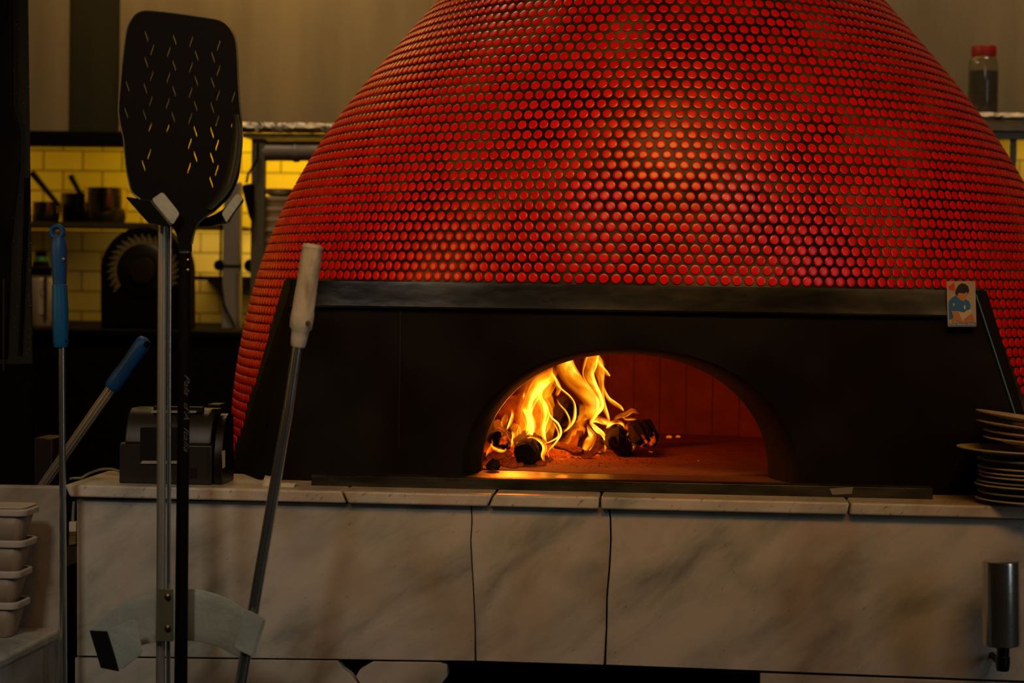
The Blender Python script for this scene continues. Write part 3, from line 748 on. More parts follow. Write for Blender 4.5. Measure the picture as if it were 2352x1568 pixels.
# ------------------------------------------------------------------ tool stand
SY=-.28
def rodpx(mb,x0,y0,x1,y1,Y0,Y1,rpx,n=20):
    a=at(x0,y0,Y0); b=at(x1,y1,Y1); return mb.tube([a,b],[rpx*mpp(a),rpx*mpp(b)],n)
stand=thing('tool_stand', at(378,1700,SY), 'silver upright tool rack with curved hooked brackets in front of the marble counter', 'tool rack')
mb=MB(); rodpx(mb,373,512,368,1700,SY,SY,10.5); q_=at(368,1700,SY); mb.tube([q_,V((q_.x,q_.y,0))],10.5*mpp(q_),20)
mb2=MB(); rodpx(mb2,390,516,386,1700,SY+.004,SY+.004,5)
build('post', mb, ALU, stand); build('post_rib', mb2, CHROME, stand)
def annulus(pts_out, pts_in, Y, th=.004): return MB().grid([poly(pts_out,Y),poly(pts_in,Y)])
def spl(pts,n=40):
    r=[];m=len(pts)
    for i in range(n):
        u=i/(n-1)*(m-1); j=min(int(u),m-2); t=u-j; g=lambda k:pts[max(0,min(m-1,k))]
        r.append(tuple(.5*((2*g(j)[c])+(-g(j-1)[c]+g(j+1)[c])*t+(2*g(j-1)[c]-5*g(j)[c]+4*g(j+1)[c]-g(j+2)[c])*t*t+(-g(j-1)[c]+3*g(j)[c]-3*g(j+1)[c]+g(j+2)[c])*t**3) for c in (0,1)))
    return r
def arcplate(o_,i_,Y): 
    O=spl(o_);I=spl(i_); rows=[]
    for k in range(6):
        t=k/5; rows.append([at(a[0]+(b[0]-a[0])*t,a[1]+(b[1]-a[1])*t,Y) for a,b in zip(O,I)])
    return MB().grid(rows)
ay=SY-.022
lo=build('lower_bracket', arcplate([(209,1447),(240,1415),(290,1383),(350,1362),(430,1352),(490,1362),(530,1378),(566,1402)],[(235,1530),(262,1512),(300,1490),(340,1478),(400,1470),(460,1474),(500,1485),(548,1510)],ay), ALUB, stand, solid=.004, bevel=.0008)
up_=build('upper_bracket', arcplate([(292,452),(318,480),(350,498),(400,505),(460,503),(510,482),(545,446)],[(300,462),(330,498),(352,514),(400,520),(460,520),(505,516),(528,510)],ay), GREENST, stand, solid=.004)
def rq(pts,r=.25,n=4):
    out=[];m=len(pts)
    for i in range(m):
        p0,p1,p2=V((*pts[i-1],0)),V((*pts[i],0)),V((*pts[(i+1)%m],0))
        a=p1+(p0-p1)*r; b=p1+(p2-p1)*r
        for k in range(n+1):
            t=k/n; q=a*(1-t)**2+p1*2*t*(1-t)+b*t*t; out.append((q.x,q.y))
    return out
ly=SY-.085
for nm,pts in (('hook_lip',[(246,1447),(312,1420),(328,1500),(274,1541)]),('hook_lip',[(563,1398),(612,1421),(583,1510),(534,1487)]),
            ('hook_lip',[(347,458),(373,440),(413,490),(396,518)]),('hook_lip',[(544,443),(562,459),(522,515),(508,490)])):
    build(nm, MB().prism(poly(rq(pts,.18),ly),(0,.003,0)), ALUB, stand, bevel=.001)
def side(a0,a1,b0,b1): # plate from the arc end (a) at ay to the lip edge (b) at ly
    p=[at(*a0,ay),at(*a1,ay),at(*b1,ly),at(*b0,ly)]
    n=(p[1]-p[0]).cross(p[3]-p[0]).normalized()*.003
    return MB().prism(p,n)
build('hook_side', side((209,1447),(235,1532),(247,1449),(274,1540)), BLK, stand)
build('hook_side', side((566,1402),(548,1510),(609,1424),(582,1507)), ALUB, stand)
build('hook_side', side((292,452),(345,512),(348,460),(394,516)), GREENST, stand)
build('hook_side', side((545,447),(528,509),(560,460),(523,513)), GREENST, stand)
for y in (1370,1442):
    c=at(386,y,ay-.003); build('bolt', MB().lathe([(.006,0),(.0062,.002),(.0055,.005),(.002,.0065),(0,.0066)],c,(0,-1,0),14), mat('brass_bolt',(.22,.15,.05),.35,1), stand)
build('clamp_plate', MB().prism(poly([(360,1352),(398,1352),(398,1472),(358,1472)],ay-.001),(0,-.003,0)), mat('olive_plate',(.20,.19,.12),.5,.5), stand, bevel=.0008)

# ------------------------------------------------------------------ pizza peel
QY=SY-.056
outline=[(300,50),(312,34),(330,26),(360,27),(400,31),(450,38),(495,45),(515,52),(530,68),(541,92),(545,130),(547,180),(550,230),(554,275),(556,315),(553,360),(548,400),(540,425),(527,450),(510,468),(490,486),(470,500),(455,515),(446,535),(441,560),(438,582),(412,582),(410,560),(404,535),(392,512),(372,492),(345,472),(318,455),(303,440),(296,415),(291,390),(287,355),(284,320),(277,290),(273,262),(273,240),(276,205),(279,170),(283,130),(288,90),(293,65)]
bs=[(990,245),(988,420),(982,597),(977,775),(972,945),(970,1118),(1180,268),(1177,443),(1176,615),(1170,790),(1165,955),(1328,375),(1326,545),(1322,717),(1320,887),(1320,1057),(1440,388),(1437,558),(1434,727),(1432,895),(1431,1065),(1427,1230),(862,583),(853,762),(850,935)]
fs_=[(1028,338),(1025,513),(1019,683),(1014,860),(1008,1040),(1140,350),(1137,525),(1133,698),(1132,873),(1291,282),(1290,455),(1287,627),(1285,800),(1282,970),(1277,1135),(1477,307),(1475,478),(1472,645),(1468,815),(1466,980),(1464,1150),(1576,655),(1572,822),(1570,1000)]
pc=at(420,300,QY); ps=mpp(pc)
def l2(x,y): q=at(x,y,QY); return (q.x-pc.x, q.z-pc.z)
cu=bpy.data.curves.new('tmp','CURVE'); cu.dimensions='2D'; cu.fill_mode='BOTH'; cu.extrude=.0011
def addpoly(pts):
    s=cu.splines.new('POLY'); s.points.add(len(pts)-1)
    for i,(a,b) in enumerate(pts): s.points[i].co=(a,b,0,1)
    s.use_cyclic_u=True
addpoly([l2(x,y) for x,y in spl(outline+[outline[0]],150)[:-1]])
for lst,sg in ((bs,1),(fs_,-1)):
    for cx,cy_ in lst:
        cx,cy_=cx/2.94,cy_/2.94; h=12.5; pts=[]
        for side_ in (1,-1):
            for k in range(7):
                t=(-1+2*k/6)*side_; 
                x=cx+sg*3.1*math.sin(t*math.pi/2)+side_*1.3*math.sqrt(max(0,1-t*t*.85)); y=cy_+t*h
                pts.append(l2(x,y))
        addpoly(pts)
tmp=bpy.data.objects.new('tmp',cu); COL.objects.link(tmp)
dg=bpy.context.evaluated_depsgraph_get(); me=bpy.data.meshes.new_from_object(tmp.evaluated_get(dg))
bpy.data.objects.remove(tmp)
peel=thing('pizza_peel', at(415,1700,QY), 'black perforated pizza peel standing head-up in the rack', 'pizza peel')
me.name='blade'; me.transform(Matrix.Translation(pc-peel.location)@Matrix.Rotation(math.radians(90),4,'X'))
me.materials.clear(); me.materials.append(PEEL); bl=bpy.data.objects.new('blade',me); COL.objects.link(bl); bl.parent=peel
rim=[at(x,y,QY) for x,y in spl(outline[:25],90)]; rim2=[at(x,y,QY) for x,y in spl(outline[30:]+[outline[0]],60)]
build('blade_rim', MB().tube(rim,.0016,8).tube(rim2,.0016,8), PEELR, peel)
# raised curled edge on the right of the blade
g=[]
for t,dy in ((0,0),(.5,-.004),(1,-.012)):
    g.append([at(x,y,QY+dy) for x,y in spl([(548-14*(1-t),262),(555-22*(1-t),310),(552-26*(1-t),365),(540-26*(1-t),415),(520-24*(1-t),450),(488-18*(1-t),482)],30)])
build('curled_edge', MB().grid(g), GREENST, peel, solid=.001)
a=at(425,578,QY); b=at(414,1700,QY)
build('handle', MB().tube([a,b],[13.2*mpp(a),15.5*mpp(b)],20), PEEL, peel)
build('ferrule', MB().tube([at(425,577,QY),at(425,581,QY)],[13.8*ps,13.8*ps],20), PEELR, peel)
for y in (597,620):
    c=at(431,y,QY-12.2*ps); build('rivet', MB().lathe([(.0026,0),(.0022,.0012),(.001,.0018),(0,.0019)],c+V((.0,.001,0)),(0,-1,0),12), mat('rivet_steel',(.6,.6,.55),.3,1), peel)
# lettering on the handle
tcu=bpy.data.curves.new('txt','FONT'); tcu.body="Pala  d'A  Italia"; tcu.size=.021; tcu.shear=.45; tcu.extrude=.0002; tcu.align_x='LEFT'
to=bpy.data.objects.new('txt',tcu); COL.objects.link(to); dg=bpy.context.evaluated_depsgraph_get()
tm=bpy.data.meshes.new_from_object(to.evaluated_get(dg)); bpy.data.objects.remove(to)
xs_=[v.co.x for v in tm.vertices]; wlen=max(xs_)-min(xs_); target=(at(430,858,QY)-at(428,1035,QY)).length
tm.transform(Matrix.Diagonal((target/wlen,.62,1,1)))
q=at(424,858,QY-13.6*ps)
tm.transform(Matrix.Translation(q-peel.location)@Matrix.Rotation(math.radians(90),4,'Y')@Matrix.Rotation(math.radians(90),4,'X'))
tm.materials.clear(); tm.materials.append(mat('faded_ink',(.09,.09,.08),.6)); tx=bpy.data.objects.new('handle_lettering',tm); COL.objects.link(tx); tx.parent=peel

# ------------------------------------------------------------------ turning peel with wrapped handle
ty=SY-.06
tp=thing('turning_peel', at(540,1700,ty), 'steel rod tool with tape-wrapped handle leaning across the counter front', 'oven tool')
a=at(684,790,ty); b=at(540,1640,ty)
kn=at(662,940,ty)
build('rod', MB().tube([a,kn,kn+(b-kn)*.02,b],[11.5*mpp(a),12.5*mpp(a),13*mpp(a),13.5*mpp(b)],24), CHROME, tp)
h0=at(684,797,ty); h1=at(719,560,ty); ax=(h1-h0); hl=ax.length; pr=[]
for t,r in ((0,15),(.02,17.5),(.08,19),(.16,20.5),(.19,26),(.26,27),(.34,26.5),(.36,25.5),(.55,25),(.57,24.4),(.75,23.5),(.77,24),(.90,24),(.93,22.5),(.965,24.5),(.99,21),(1,14)):
    pr.append((r*ps*1.0,t*hl))
build('wrapped_handle', MB().lathe(pr,h0,ax,28), TAPE, tp)
c=at(707,742,ty-27*ps); build('dark_knot', MB().lathe([(.0045,0),(.003,.0008),(0,.001)],c+V((0,.002,0)),(0,-1,0),12), mat('knot',(.10,.07,.04),.8), tp)

# ------------------------------------------------------------------ blue handled tool
by=-.10
bt=thing('blue_handled_peel', at(146,1700,by), 'upright chrome rod tool with ringed blue plastic handle at the left', 'oven tool')
a=at(142,790,by); b=at(147,1700,by)
build('rod', MB().tube([a,b],[7.6*mpp(a),8.2*mpp(b)],20), CHROME, bt)
s_=mpp(a)
h=MB(); t0=at(140,797,by); t1=at(135,548,by); ax=t1-t0; hl=ax.length
build('handle', MB().lathe([(r*s_,t*hl) for t,r in ((0,14.5),(.03,17),(.2,18.6),(.35,19),(.5,17.8),(.574,17.4),(.576,16.6))],t0,ax,28), BLUE, bt)
build('handle_top', MB().lathe([(r*s_,t*hl) for t,r in ((.578,15.5),(.62,15.8),(.75,18),(.85,19),(.92,18.6),(.98,16.8),(1.02,12))],t0,ax,28), BLUE2, bt)
rc=at(132,533,by); R_,r_=13.2*s_,6.2*s_; mb=MB(); vs=[];nn_,kk=32,12
for i in range(nn_):
    T=2*math.pi*i/nn_
    for k in range(kk):
        t=2*math.pi*k/kk; q=V(((R_+r_*math.cos(t))*math.cos(T),r_*1.5*math.sin(t),(R_+r_*math.cos(t))*math.sin(T)))
        vs.append(rc+q)
mb.add(vs,[(i*kk+k,i*kk+(k+1)%kk,((i+1)%nn_)*kk+(k+1)%kk,((i+1)%nn_)*kk+k) for i in range(nn_) for k in range(kk)])
build('hanging_ring', mb, BLUE2, bt)
c=at(145,595,by-17.5*s_); build('rivet', MB().lathe([(.0035,0),(.003,.0012),(0,.0016)],c+V((0,.0012,0)),(0,-1,0),12), mat('rivet2',(.5,.45,.35),.35,1), bt)
for x,y in ((139,785),(152,783)):
    c=at(x,y,by-15*s_); build('screw_hole', MB().lathe([(.0022,0),(.0018,.0006),(0,.0007)],c,(0,-1,0),10), BLKM, bt)

# second blue handle leaning behind
sy=.33
bt=thing('broom', at(85,1120,sy+.05), 'tilted ribbed aluminium pole with blue grip leaning behind the marble slab', 'broom')
a=at(100,1114,sy+.06); lo_=at(20,1240,sy+.10); b=at(258,888,sy+.01); s_=mpp(b)
mb=MB(); pts=[lo_,a,b]; vs=[];n=40
ax=(b-lo_).normalized(); aa=ax.orthogonal().normalized(); bb=ax.cross(aa)
for p_ in pts:
    for k in range(n):
        th=2*math.pi*k/n; rr_=12.0*s_*(1 if k%4<2 else .90); vs.append(p_+(aa*math.cos(th)+bb*math.sin(th))*rr_)
mb.add(vs,[(i*n+k,i*n+(k+1)%n,(i+1)*n+(k+1)%n,(i+1)*n+k) for i in range(2) for k in range(n)]+[tuple(range(n)),tuple(2*n+k for k in range(n))])
build('pole', mb, ALU, bt, smooth=False)
h0=at(256,890,sy); h1=at(335,779,sy-.02); ax=h1-h0; hl=ax.length
build('grip', MB().lathe([(r*s_,t*hl) for t,r in ((0,16),(.03,18),(.2,18.8),(.4,17.2),(.6,17),(.8,18),(.94,18),(.99,14),(1.01,8))],h0,ax,28), BLUE2, bt)
c=at(338,791,sy-.04); build('hang_hole', MB().lathe([(8*s_,0),(7*s_,.0006),(0,.0007)],c,(.45,-.8,-.1),16), BLKM, bt)

# ------------------------------------------------------------------ card printer on the counter
pyf=.035
def X(px,Y=pyf): return at(px,1050,Y).x
def Z(py,Y=pyf,px=390): return at(px,py,Y).z
prn=thing('receipt_printer', (X(380),pyf+.06,1.0), 'black receipt printer on the marble counter left of the oven', 'printer')
zf=1.0005
prof=[(pyf,zf+.004),(pyf,Z(1024)),(pyf+.004,Z(1016)),(pyf+.012,Z(1012)),(pyf+.018,Z(985)),(pyf+.03,Z(952)),(pyf+.045,Z(938,pyf+.045)),(pyf+.06,Z(932,pyf+.06)),(pyf+.12,Z(928,pyf+.12)),(pyf+.125,zf+.004)]
build('lower_body', MB().prism([(X(274),y,z) for y,z in [(pyf,zf+.0),(pyf,Z(1022)),(pyf+.006,Z(1019)),(pyf+.125,Z(1019)),(pyf+.125,zf)]],(X(486)-X(274),0,0)), PRN, prn, bevel=.002)
up=[(pyf+.008,Z(1020)),(pyf+.010,Z(1008)),(pyf+.017,Z(985)),(pyf+.028,Z(960)),(pyf+.040,Z(947,pyf+.04)),(pyf+.055,Z(938,pyf+.055)),(pyf+.115,Z(934,pyf+.115)),(pyf+.118,Z(1020))]
build('lid', MB().prism([(X(283),y,z) for y,z in up],(X(482)-X(283),0,0)), PRN, prn, bevel=.003, seg=3)
build('paper_window', MB().prism(poly([(322,982),(420,982),(420,1060),(322,1060)],pyf-.0012),(0,.02,0)), PRND, prn)
build('window_sill', MB().prism(poly([(326,1058),(420,1058),(418,1065),(322,1065)],pyf-.0035),(0,.004,0)), PRNL, prn, bevel=.0006)
build('tear_slot', MB().box((X(342),pyf+.032,Z(948)),(X(455),pyf+.05,Z(936))), PRND, prn)
build('tear_bar', MB().prism([at(348,942,pyf+.029),at(452,943,pyf+.029),at(450,948,pyf+.029),at(346,948,pyf+.029)],(0,.002,0)), PRNL, prn)
build('lid_button', MB().box((X(466),pyf+.04,Z(934)),(X(494),pyf+.09,Z(929))), PRN, prn, bevel=.0008)
ck=[(pyf+.012,zf),(pyf+.008,Z(1050)),(pyf+.02,Z(1000)),(pyf+.045,Z(962)),(pyf+.07,Z(952)),(pyf+.11,Z(955)),(pyf+.12,zf)]
build('side_cheek', MB().prism([(X(487.5),y,z) for y,z in ck],(.018,0,0)), PRND, prn, bevel=.002)
build('side_label', MB().prism(poly([(509,1036),(517,1033),(517,1072),(511,1076)],pyf+.006),(0,.001,0)), PRNL, prn)
build('port', MB().prism(poly([(437,1075),(452,1075),(452,1098),(437,1098)],pyf-.0012),(0,.002,0)), PRND, prn)
# cable
cpts=[at(278,1083,.06),at(255,1076,.08),at(232,1077,.09),at(205,1086,.09),at(183,1100,.085),at(168,1112,.08),at(160,1125,.07)]
cp=[]
for i in range(len(cpts)-1):
    for k in range(6): cp.append(cpts[i].lerp(cpts[i+1],k/6))
for _ in range(4): cp=[cp[0]]+[(cp[i-1]+cp[i]*2+cp[i+1])/4 for i in range(1,len(cp)-1)]+[cp[-1]]
for q in cp: q.z=max(q.z,1.0032)
tag(build('power_cable', MB().tube(cp,.0026,10), CABLE),'thin grey cable arching out of the left side of the receipt printer','cable')
# dark box behind
blk=build('black_box', MB().box((at(78,1060,.5).x,.5,.78),(at(120,1060,.5).x,.6,at(100,1006,.5).z)), mat('dark_brown_box',(.02,.014,.008),.35), bevel=.002)
tag(blk,'narrow dark upright box behind the leaning blue-gripped pole','box')
st=build('box_shelf', MB().box((at(-150,1200,.4).x,.4,0),(at(150,1200,.4).x,.75,.779)), BLKM); tag(st,'black unit hidden behind the left marble slab','cabinet')

# scrap of tape at the oven foot
mb=MB(); g=[]
for i in range(9):
    x=607+i*9.2; yb=1111+1.5*math.sin(i); yt=(1092 if i<3 else 1108) if i<4 else 1106-1.6*(i-4)*0
    g.append((at(x,yb-1,.055),at(x+2,yt+ (1 if i%2 else -1),.068)))
top=[V((b_.x,b_.y,max(b_.z,1.003+.004*(i%2)))) for i,(a_,b_) in enumerate(g)]; bot=[V((a_.x,.03,1.0012)) for a_,b_ in g]
mid=[(a_+b_)/2+V((0,0,.002)) for a_,b_ in zip(bot,top)]
tag(build('paper_scrap', MB().grid([bot,mid,top]), WHITE, solid=.0012),'crumpled white scrap lying on the counter at the oven foot','scrap')

# brush in the gap
mb=MB(); gy=.03
br=thing('dough_brush', at(167,1250,gy), 'small pale brush hanging in the gap left of the marble panel', 'brush')
build('stick', MB().tube([at(170,1152,gy),at(167,1200,gy)],.0035,10), POST, br)
build('head', MB().prism(poly([(158,1198),(175,1198),(175,1221),(158,1221)],gy-.006),(0,.014,0)), WHITE, br, bevel=.001)
build('bristles', MB().prism(poly([(159,1221.5),(175,1221.5),(174,1249),(158,1253)],gy-.005),(0,.012,0)), mat('bristle',(.22,.16,.06),.8,col2=(.08,.06,.02),nscale=90,stretch=(.2,1,3)), br)

# ------------------------------------------------------------------ plates on the right
pcx0=at(2378,1100,.05).x
PC=V((pcx0,.036,0))
def plate_prof(r,th):
    return [(0,0),(r*.6,0),(r*.62,.0015),(r*.66,.004),(r*.95,.010+th*.4),(r,.012+th*.5),(r*1.0,.0125+th),(r*.985,.0135+th),(r*.93,.0115+th),(r*.64,.0065),(r*.58,.005),(0,.005)]
pl=[(0,.114,0,0,'b'),(.0125,.110,0,0,'g'),(.027,.116,0,0,'c'),(.0335,.112,0,0,'g'),(.043,.108,0,0,'c'),(.0505,.109,0,0,'c'),(.060,.110,0,0,'c'),(.075,.112,0,0,'g'),(.092,.119,-.032,1.5,'c'),(.108,.106,.004,3.2,'c'),(.118,.104,.002,4.5,'c'),(.130,.112,-.004,6.5,'c'),(.146,.112,-.006,7.5,'c')]
plb=['bottom plate of the stack on the right of the counter','second plate from the bottom of the right-hand stack','third plate from the bottom of the right-hand stack, thick cream rim','fourth plate from the bottom of the right-hand stack','fifth plate from the bottom of the right-hand stack','sixth plate from the bottom of the right-hand stack','seventh plate from the bottom of the right-hand stack','grey plate just below the plate sticking out of the right-hand stack','cream plate sticking out leftwards from the middle of the right-hand stack','plate resting on the one that sticks out of the right-hand stack','fourth plate down, third-tilted at the upper part of the right-hand stack','second plate from the top of the right-hand stack, tilted down to the right','topmost plate of the right-hand stack, tilted down to the right']
plb[10]='third plate from the top of the right-hand stack'
plb[9]='fourth plate from the top of the right-hand stack, on the protruding plate'
base=1.0005
for i,(z,r,dx,tilt,c) in enumerate(pl):
    mb=MB().lathe([(rr_,h*.62) for rr_,h in plate_prof(r,.0045)],(0,0,0),(0,0,1),64)
    R4=Matrix.Translation(V((PC.x+dx,PC.y,base+z)))@Matrix.Rotation(math.radians(tilt),4,'Y')@Matrix.Rotation(math.radians(-tilt*.1),4,'X')
    lift=(r*.62*math.sin(math.radians(tilt))) if tilt else 0
    mb.v=[R4@v+V((0,0,lift*.6)) for v in mb.v]
    tag(build('plate', mb, PLATEB if c=='g' else PLATE), plb[i], 'plate', 'dinner plates stacked on the right of the counter')

# steel cylinder at the right
ky=-.13
a=at(2299,1288,ky); b=at(2301,1482,ky); s_=mpp(a)
cyl=thing('steel_fitting', b, 'polished steel cylinder on a short stem in front of the right marble panel', 'fitting')
ax=a-b; hl=ax.length
build('cylinder', MB().lathe([(40*s_,0),(43*s_,.002),(43.5*s_,.006),(43.5*s_,hl-.006),(42.5*s_,hl-.001),(40*s_,hl),(38*s_,hl+.0003),(0,hl+.0003)],b,ax,48), CHROME, cyl)
pr=[(14*s_,0)]
for k in range(6): pr+= [(14.5*s_,.004+k*.004),(17*s_,.006+k*.004)] if k>1 else [(15*s_,.004+k*.004)]
st0=at(2303,1540,ky); pr=[(13*s_,0),(15*s_,.002),(16.5*s_,.012),(16.5*s_,.026),(14.5*s_,.028),(15*s_,.05)]
build('stem', MB().lathe(pr,st0,(0,0,1),24), LINT, cyl)
build('wall_arm', MB().tube([at(2304,1532,ky)+V((0,.008,0)),V((at(2304,1532,ky).x,-.001,at(2304,1532,ky).z))],.006,12), BLK, cyl)

# ------------------------------------------------------------------ plastic tubs on the ledge
cxr=-.16
def tub(xr,ytop,ybot,Y,label,lid=False,food=None):
    t=thing('plastic_tub', at(xr-60,ybot,Y), label,'food tub','clear plastic tubs stacked on the marble ledge')
    xr_=at(xr,ytop,Y).x; w=.125; d=.10; z1=at(30,ytop,Y).z; z0=at(30,ybot,Y).z
    cx=xr_-w/2; h=z1-z0
    def rr(sx,sy,z,n=6,r=.018):
        out=[]
        for qx,qy,a0 in ((1,1,0),(-1,1,90),(-1,-1,180),(1,-1,270)):
            for k in range(n+1):
                th=math.radians(a0+90*k/n); out.append(V((cx+qx*(sx-r)+r*math.cos(th),Y+qy*(sy-r)+r*math.sin(th),z)))
        return out+[out[0]]
    e=.006
    build('tub_body', MB().grid([rr(w/2-.024,d/2-.02,z0),rr(w/2-.020,d/2-.018,z0+.002),rr(w/2-e-.002,d/2-e,z1-.014)]), FROST, t, solid=.0012)
    build('tub_rim', MB().grid([rr(w/2-e-.002,d/2-e,z1-.015),rr(w/2-.001,d/2-.001,z1-.014),rr(w/2,d/2,z1-.012),rr(w/2,d/2,z1-.004),rr(w/2-.003,d/2-.003,z1-.001),rr(w/2-.006,d/2-.006,z1-.003)]), FROST2, t)
    if lid: build('lid', MB().prism([V((v.x,v.y,z1-.0005)) for v in rr(w/2-.004,d/2-.004,0)[:-1]],(0,0,.003)), FROST2, t, bevel=.0008)
    if food: build('sauce', MB().prism([V((v.x,v.y,z0+.003)) for v in rr(w/2-.026,d/2-.022,0,r=.014)[:-1]],(0,0,food)), FOOD, t)
TY=-.10
zl_b=lambda px: proj(V((at(px,1440,TY).x,TY,zl)))[1]
yb=zl_b(20)
dy=yb-1447
tub(57,1362+dy,yb,TY,'lowest plastic tub of the stack on the marble ledge, brown sauce inside',food=.018)
tub(62,1291+dy,1372+dy,TY,'second lowest plastic tub of the stack on the marble ledge')
tub(73,1221+dy,1301+dy,TY,'third plastic tub up in the stack on the marble ledge')
tub(77,1150+dy,1231+dy,TY,'topmost plastic tub of the stack on the marble ledge, with lid',lid=True)

# ------------------------------------------------------------------ dark column at far left
ky=.75
cab=thing('steel_cabinet_column', at(30,840,ky), 'tall dark speckled steel cabinet edge at the far left of the picture', 'cabinet')
KO=ray(40,400).normalized()*.4+V((-.01,0,0))
build('body', MB().prism([at(-250,-400,ky),at(60,-400,ky),at(65,0,ky),at(76,838,ky),at(-250,838,ky)],KO), COLM, cab, bevel=.003)
build('door_edge', MB().prism([at(-250,-420,ky-.012),at(24,-400,ky-.012),at(27,240,ky-.012),at(44,300,ky-.012),at(44,380,ky-.012),at(24,560,ky-.012),at(16,820,ky-.012),at(-250,850,ky-.012)],(0,.01,0)), BLK, cab, bevel=.003)
build('rail', MB().prism([at(56,408,ky-.006),at(68,408,ky-.006),at(62,560,ky-.006),at(50,815,ky-.006),at(42,815,ky-.006),at(52,560,ky-.006)],(0,.005,0)), BLKM, cab)
build('vertical_bar', MB().tube([at(9,640,ky-.02),at(8,850,ky-.02)],.002,8), GREENST, cab)
build('lower_box', MB().prism([at(-250,839,ky),at(74,839,ky),at(76,1700,ky),at(-250,1700,ky)],KO), BLKM, cab)
sm=MB(); rnd=random.Random(3)
for i in range(110):
    y=rnd.uniform(20,820); x=rnd.choice([rnd.uniform(30,72),rnd.gauss(69,2.5)]); x=min(x,65+y*.012)
    q=at(x,y,ky-.013 if x<44 else ky-.0012); r=rnd.uniform(.0004,.0010)
    sm.add([q+V((-r,0,0)),q+V((0,0,-r)),q+V((r,0,0)),q+V((0,0,r)),q+V((0,-r,0))],[(0,1,4),(1,2,4),(2,3,4),(3,0,4)])
o=build('dust_specks', sm, SPEC, cab); o['kind']='stuff'

# ------------------------------------------------------------------ background kitchen
mz=at(200,513,3.3)
sh=thing('pan_shelf', at(240,520,3.3), 'dark metal wall shelf holding blurred pans behind the peel', 'shelf')
build('board', MB().box((at(-100,515,3.3).x,3.2,mz.z-.012),(at(536,515,3.3).x,3.68,mz.z)), BLKM, sh, bevel=.002)
build('front_lip', MB().box((at(-100,515,3.19).x,3.185,mz.z-.016),(at(536,515,3.19).x,3.198,mz.z+.002)), mat('shelf_edge',(.14,.10,.05),.4,.6), sh)
sz=mz.z+.0006
def pan(cx,top,wpx,label,Y=3.34,m=POT,handle=None):
    c=at(cx,500,Y); s_=mpp(c); r=wpx/2*s_; h=(510-top)*s_
    t=thing('saucepan',V((c.x,Y,sz)),label,'pan','pans on the shelf behind')
    build('bowl', MB().lathe([(0,0),(r*.8,0),(r*.92,h*.1),(r,h*.5),(r,h),(r*1.04,h),(r*.97,h-.003),(r*.95,h*.5),(r*.85,h*.12),(0,.006)],(c.x,Y,sz),(0,0,1),36), m, t)
    if handle: 
        a_=at(*handle[0],Y-r*.9); b_=at(*handle[1],Y-r*.9-.03); build('handle', MB().tube([a_,b_],[.009,.012],12,flat=.6), POTD, t)
pan(105,462,66,'left dark saucepan with long angled handle on the pan shelf',m=POT,handle=((135,470),(72,395)))
pan(175,440,70,'middle black saucepan with upright handle on the pan shelf',m=POTD,handle=((190,455),(162,402)),Y=3.42)
pan(243,428,98,'right shiny steel bowl-shaped pan on the pan shelf',m=POT)
# lower thin shelf right of the peel
c0=at(440,633,3.45); 
o=build('thin_shelf', MB().box((c0.x,3.4,c0.z-.016),(at(600,633,3.45).x,3.69,c0.z)), BLKM); tag(o,'thin dark shelf rail on the tiles between peel and oven','shelf')
# post with cable
pY=2.9
p=thing('upright_post', at(530,752,pY), 'grey square steel upright with cable ties between peel and oven', 'post')
build('column', MB().prism(poly([(514,418),(552,418),(550,757),(508,757)],pY),(0,.04,0)), POST, p, bevel=.003)
build('cable', MB().tube([at(508,500,pY-.02),at(506,640,pY-.02),at(514,700,pY-.02),at(540,752,pY-.02)],.004,8), BLKM, p)
build('cable_tie', MB().box((at(506,607,pY).x,pY-.006,at(530,612,pY).z),(at(553,607,pY).x,pY-.0005,at(530,608,pY).z)), BLKM, p)
build('pipe', MB().tube([at(546,625,pY-.01),at(546,740,pY-.01)],.006,8), mat('pale_pipe',(.34,.31,.26),.4,.5), p)
build('clamp', MB().lathe([(0,0),(.022,0),(.022,.05),(0,.05)],at(575,610,pY),(-.2,1,0),14), BLKM, p)
build('clamp', MB().lathe([(0,0),(.018,0),(.018,.04),(0,.04)],at(502,609,pY),(.2,1,0),14), BLKM, p)
# steel rack with foil covered top
rY=2.5
rk=thing('steel_rack', at(600,450,rY), 'foil-topped steel shelf rack between the peel and the oven dome', 'rack')
g=[]
rx0=at(556,285,rY).x; rx1=at(900,285,rY).x
def fr(z,y,amp=.004):
    return [V((rx0+(rx1-rx0)*i/50+random.uniform(-.001,.001),y+random.uniform(-amp,amp),z+random.uniform(-amp,amp)*.7)) for i in range(51)]
z0=at(650,281,rY).z; z1=at(650,306,rY).z
build('foil_top', MB().grid([fr(z1+.002,rY+.01,.002),fr(z1,rY-.002,.002),fr((z0+z1)/2,rY-.012),fr(z0-.002,rY-.008,.003),fr(z0,rY,.002),fr(z0,rY+.2,.002),fr(z0,rY+.4,.002)]), FOIL, rk)
build('shelf_board', MB().box((rx0,rY+.004,z1-.012),(rx1,rY+.42,z1-.001)), DPOST, rk)
lt=at(578,318,rY+.02); lr=at(608,318,rY+.02); build('leg', MB().box((lt.x,rY+.02,bz+.0008),(lr.x,rY+.055,lt.z)), DPOST, rk, bevel=.002)
zt2=at(650,325,rY).z; zt3=at(650,371,rY).z
build('foil_roll', MB().tube([at(606,347,rY+.05),at(676,347,rY+.05),at(677,348,rY+.05),at(685,348,rY+.05),at(686,347,rY+.05),at(800,347,rY+.05)],[.031,.031,.034,.034,.031,.031],20), mat('grey_roll',(.32,.29,.26),.5,.3), rk)
build('hook', MB().tube([at(592,330,rY-.02),at(592,365,rY-.02),at(570,400,rY-.03),at(566,420,rY-.03)],.004,8), BLKM, rk)
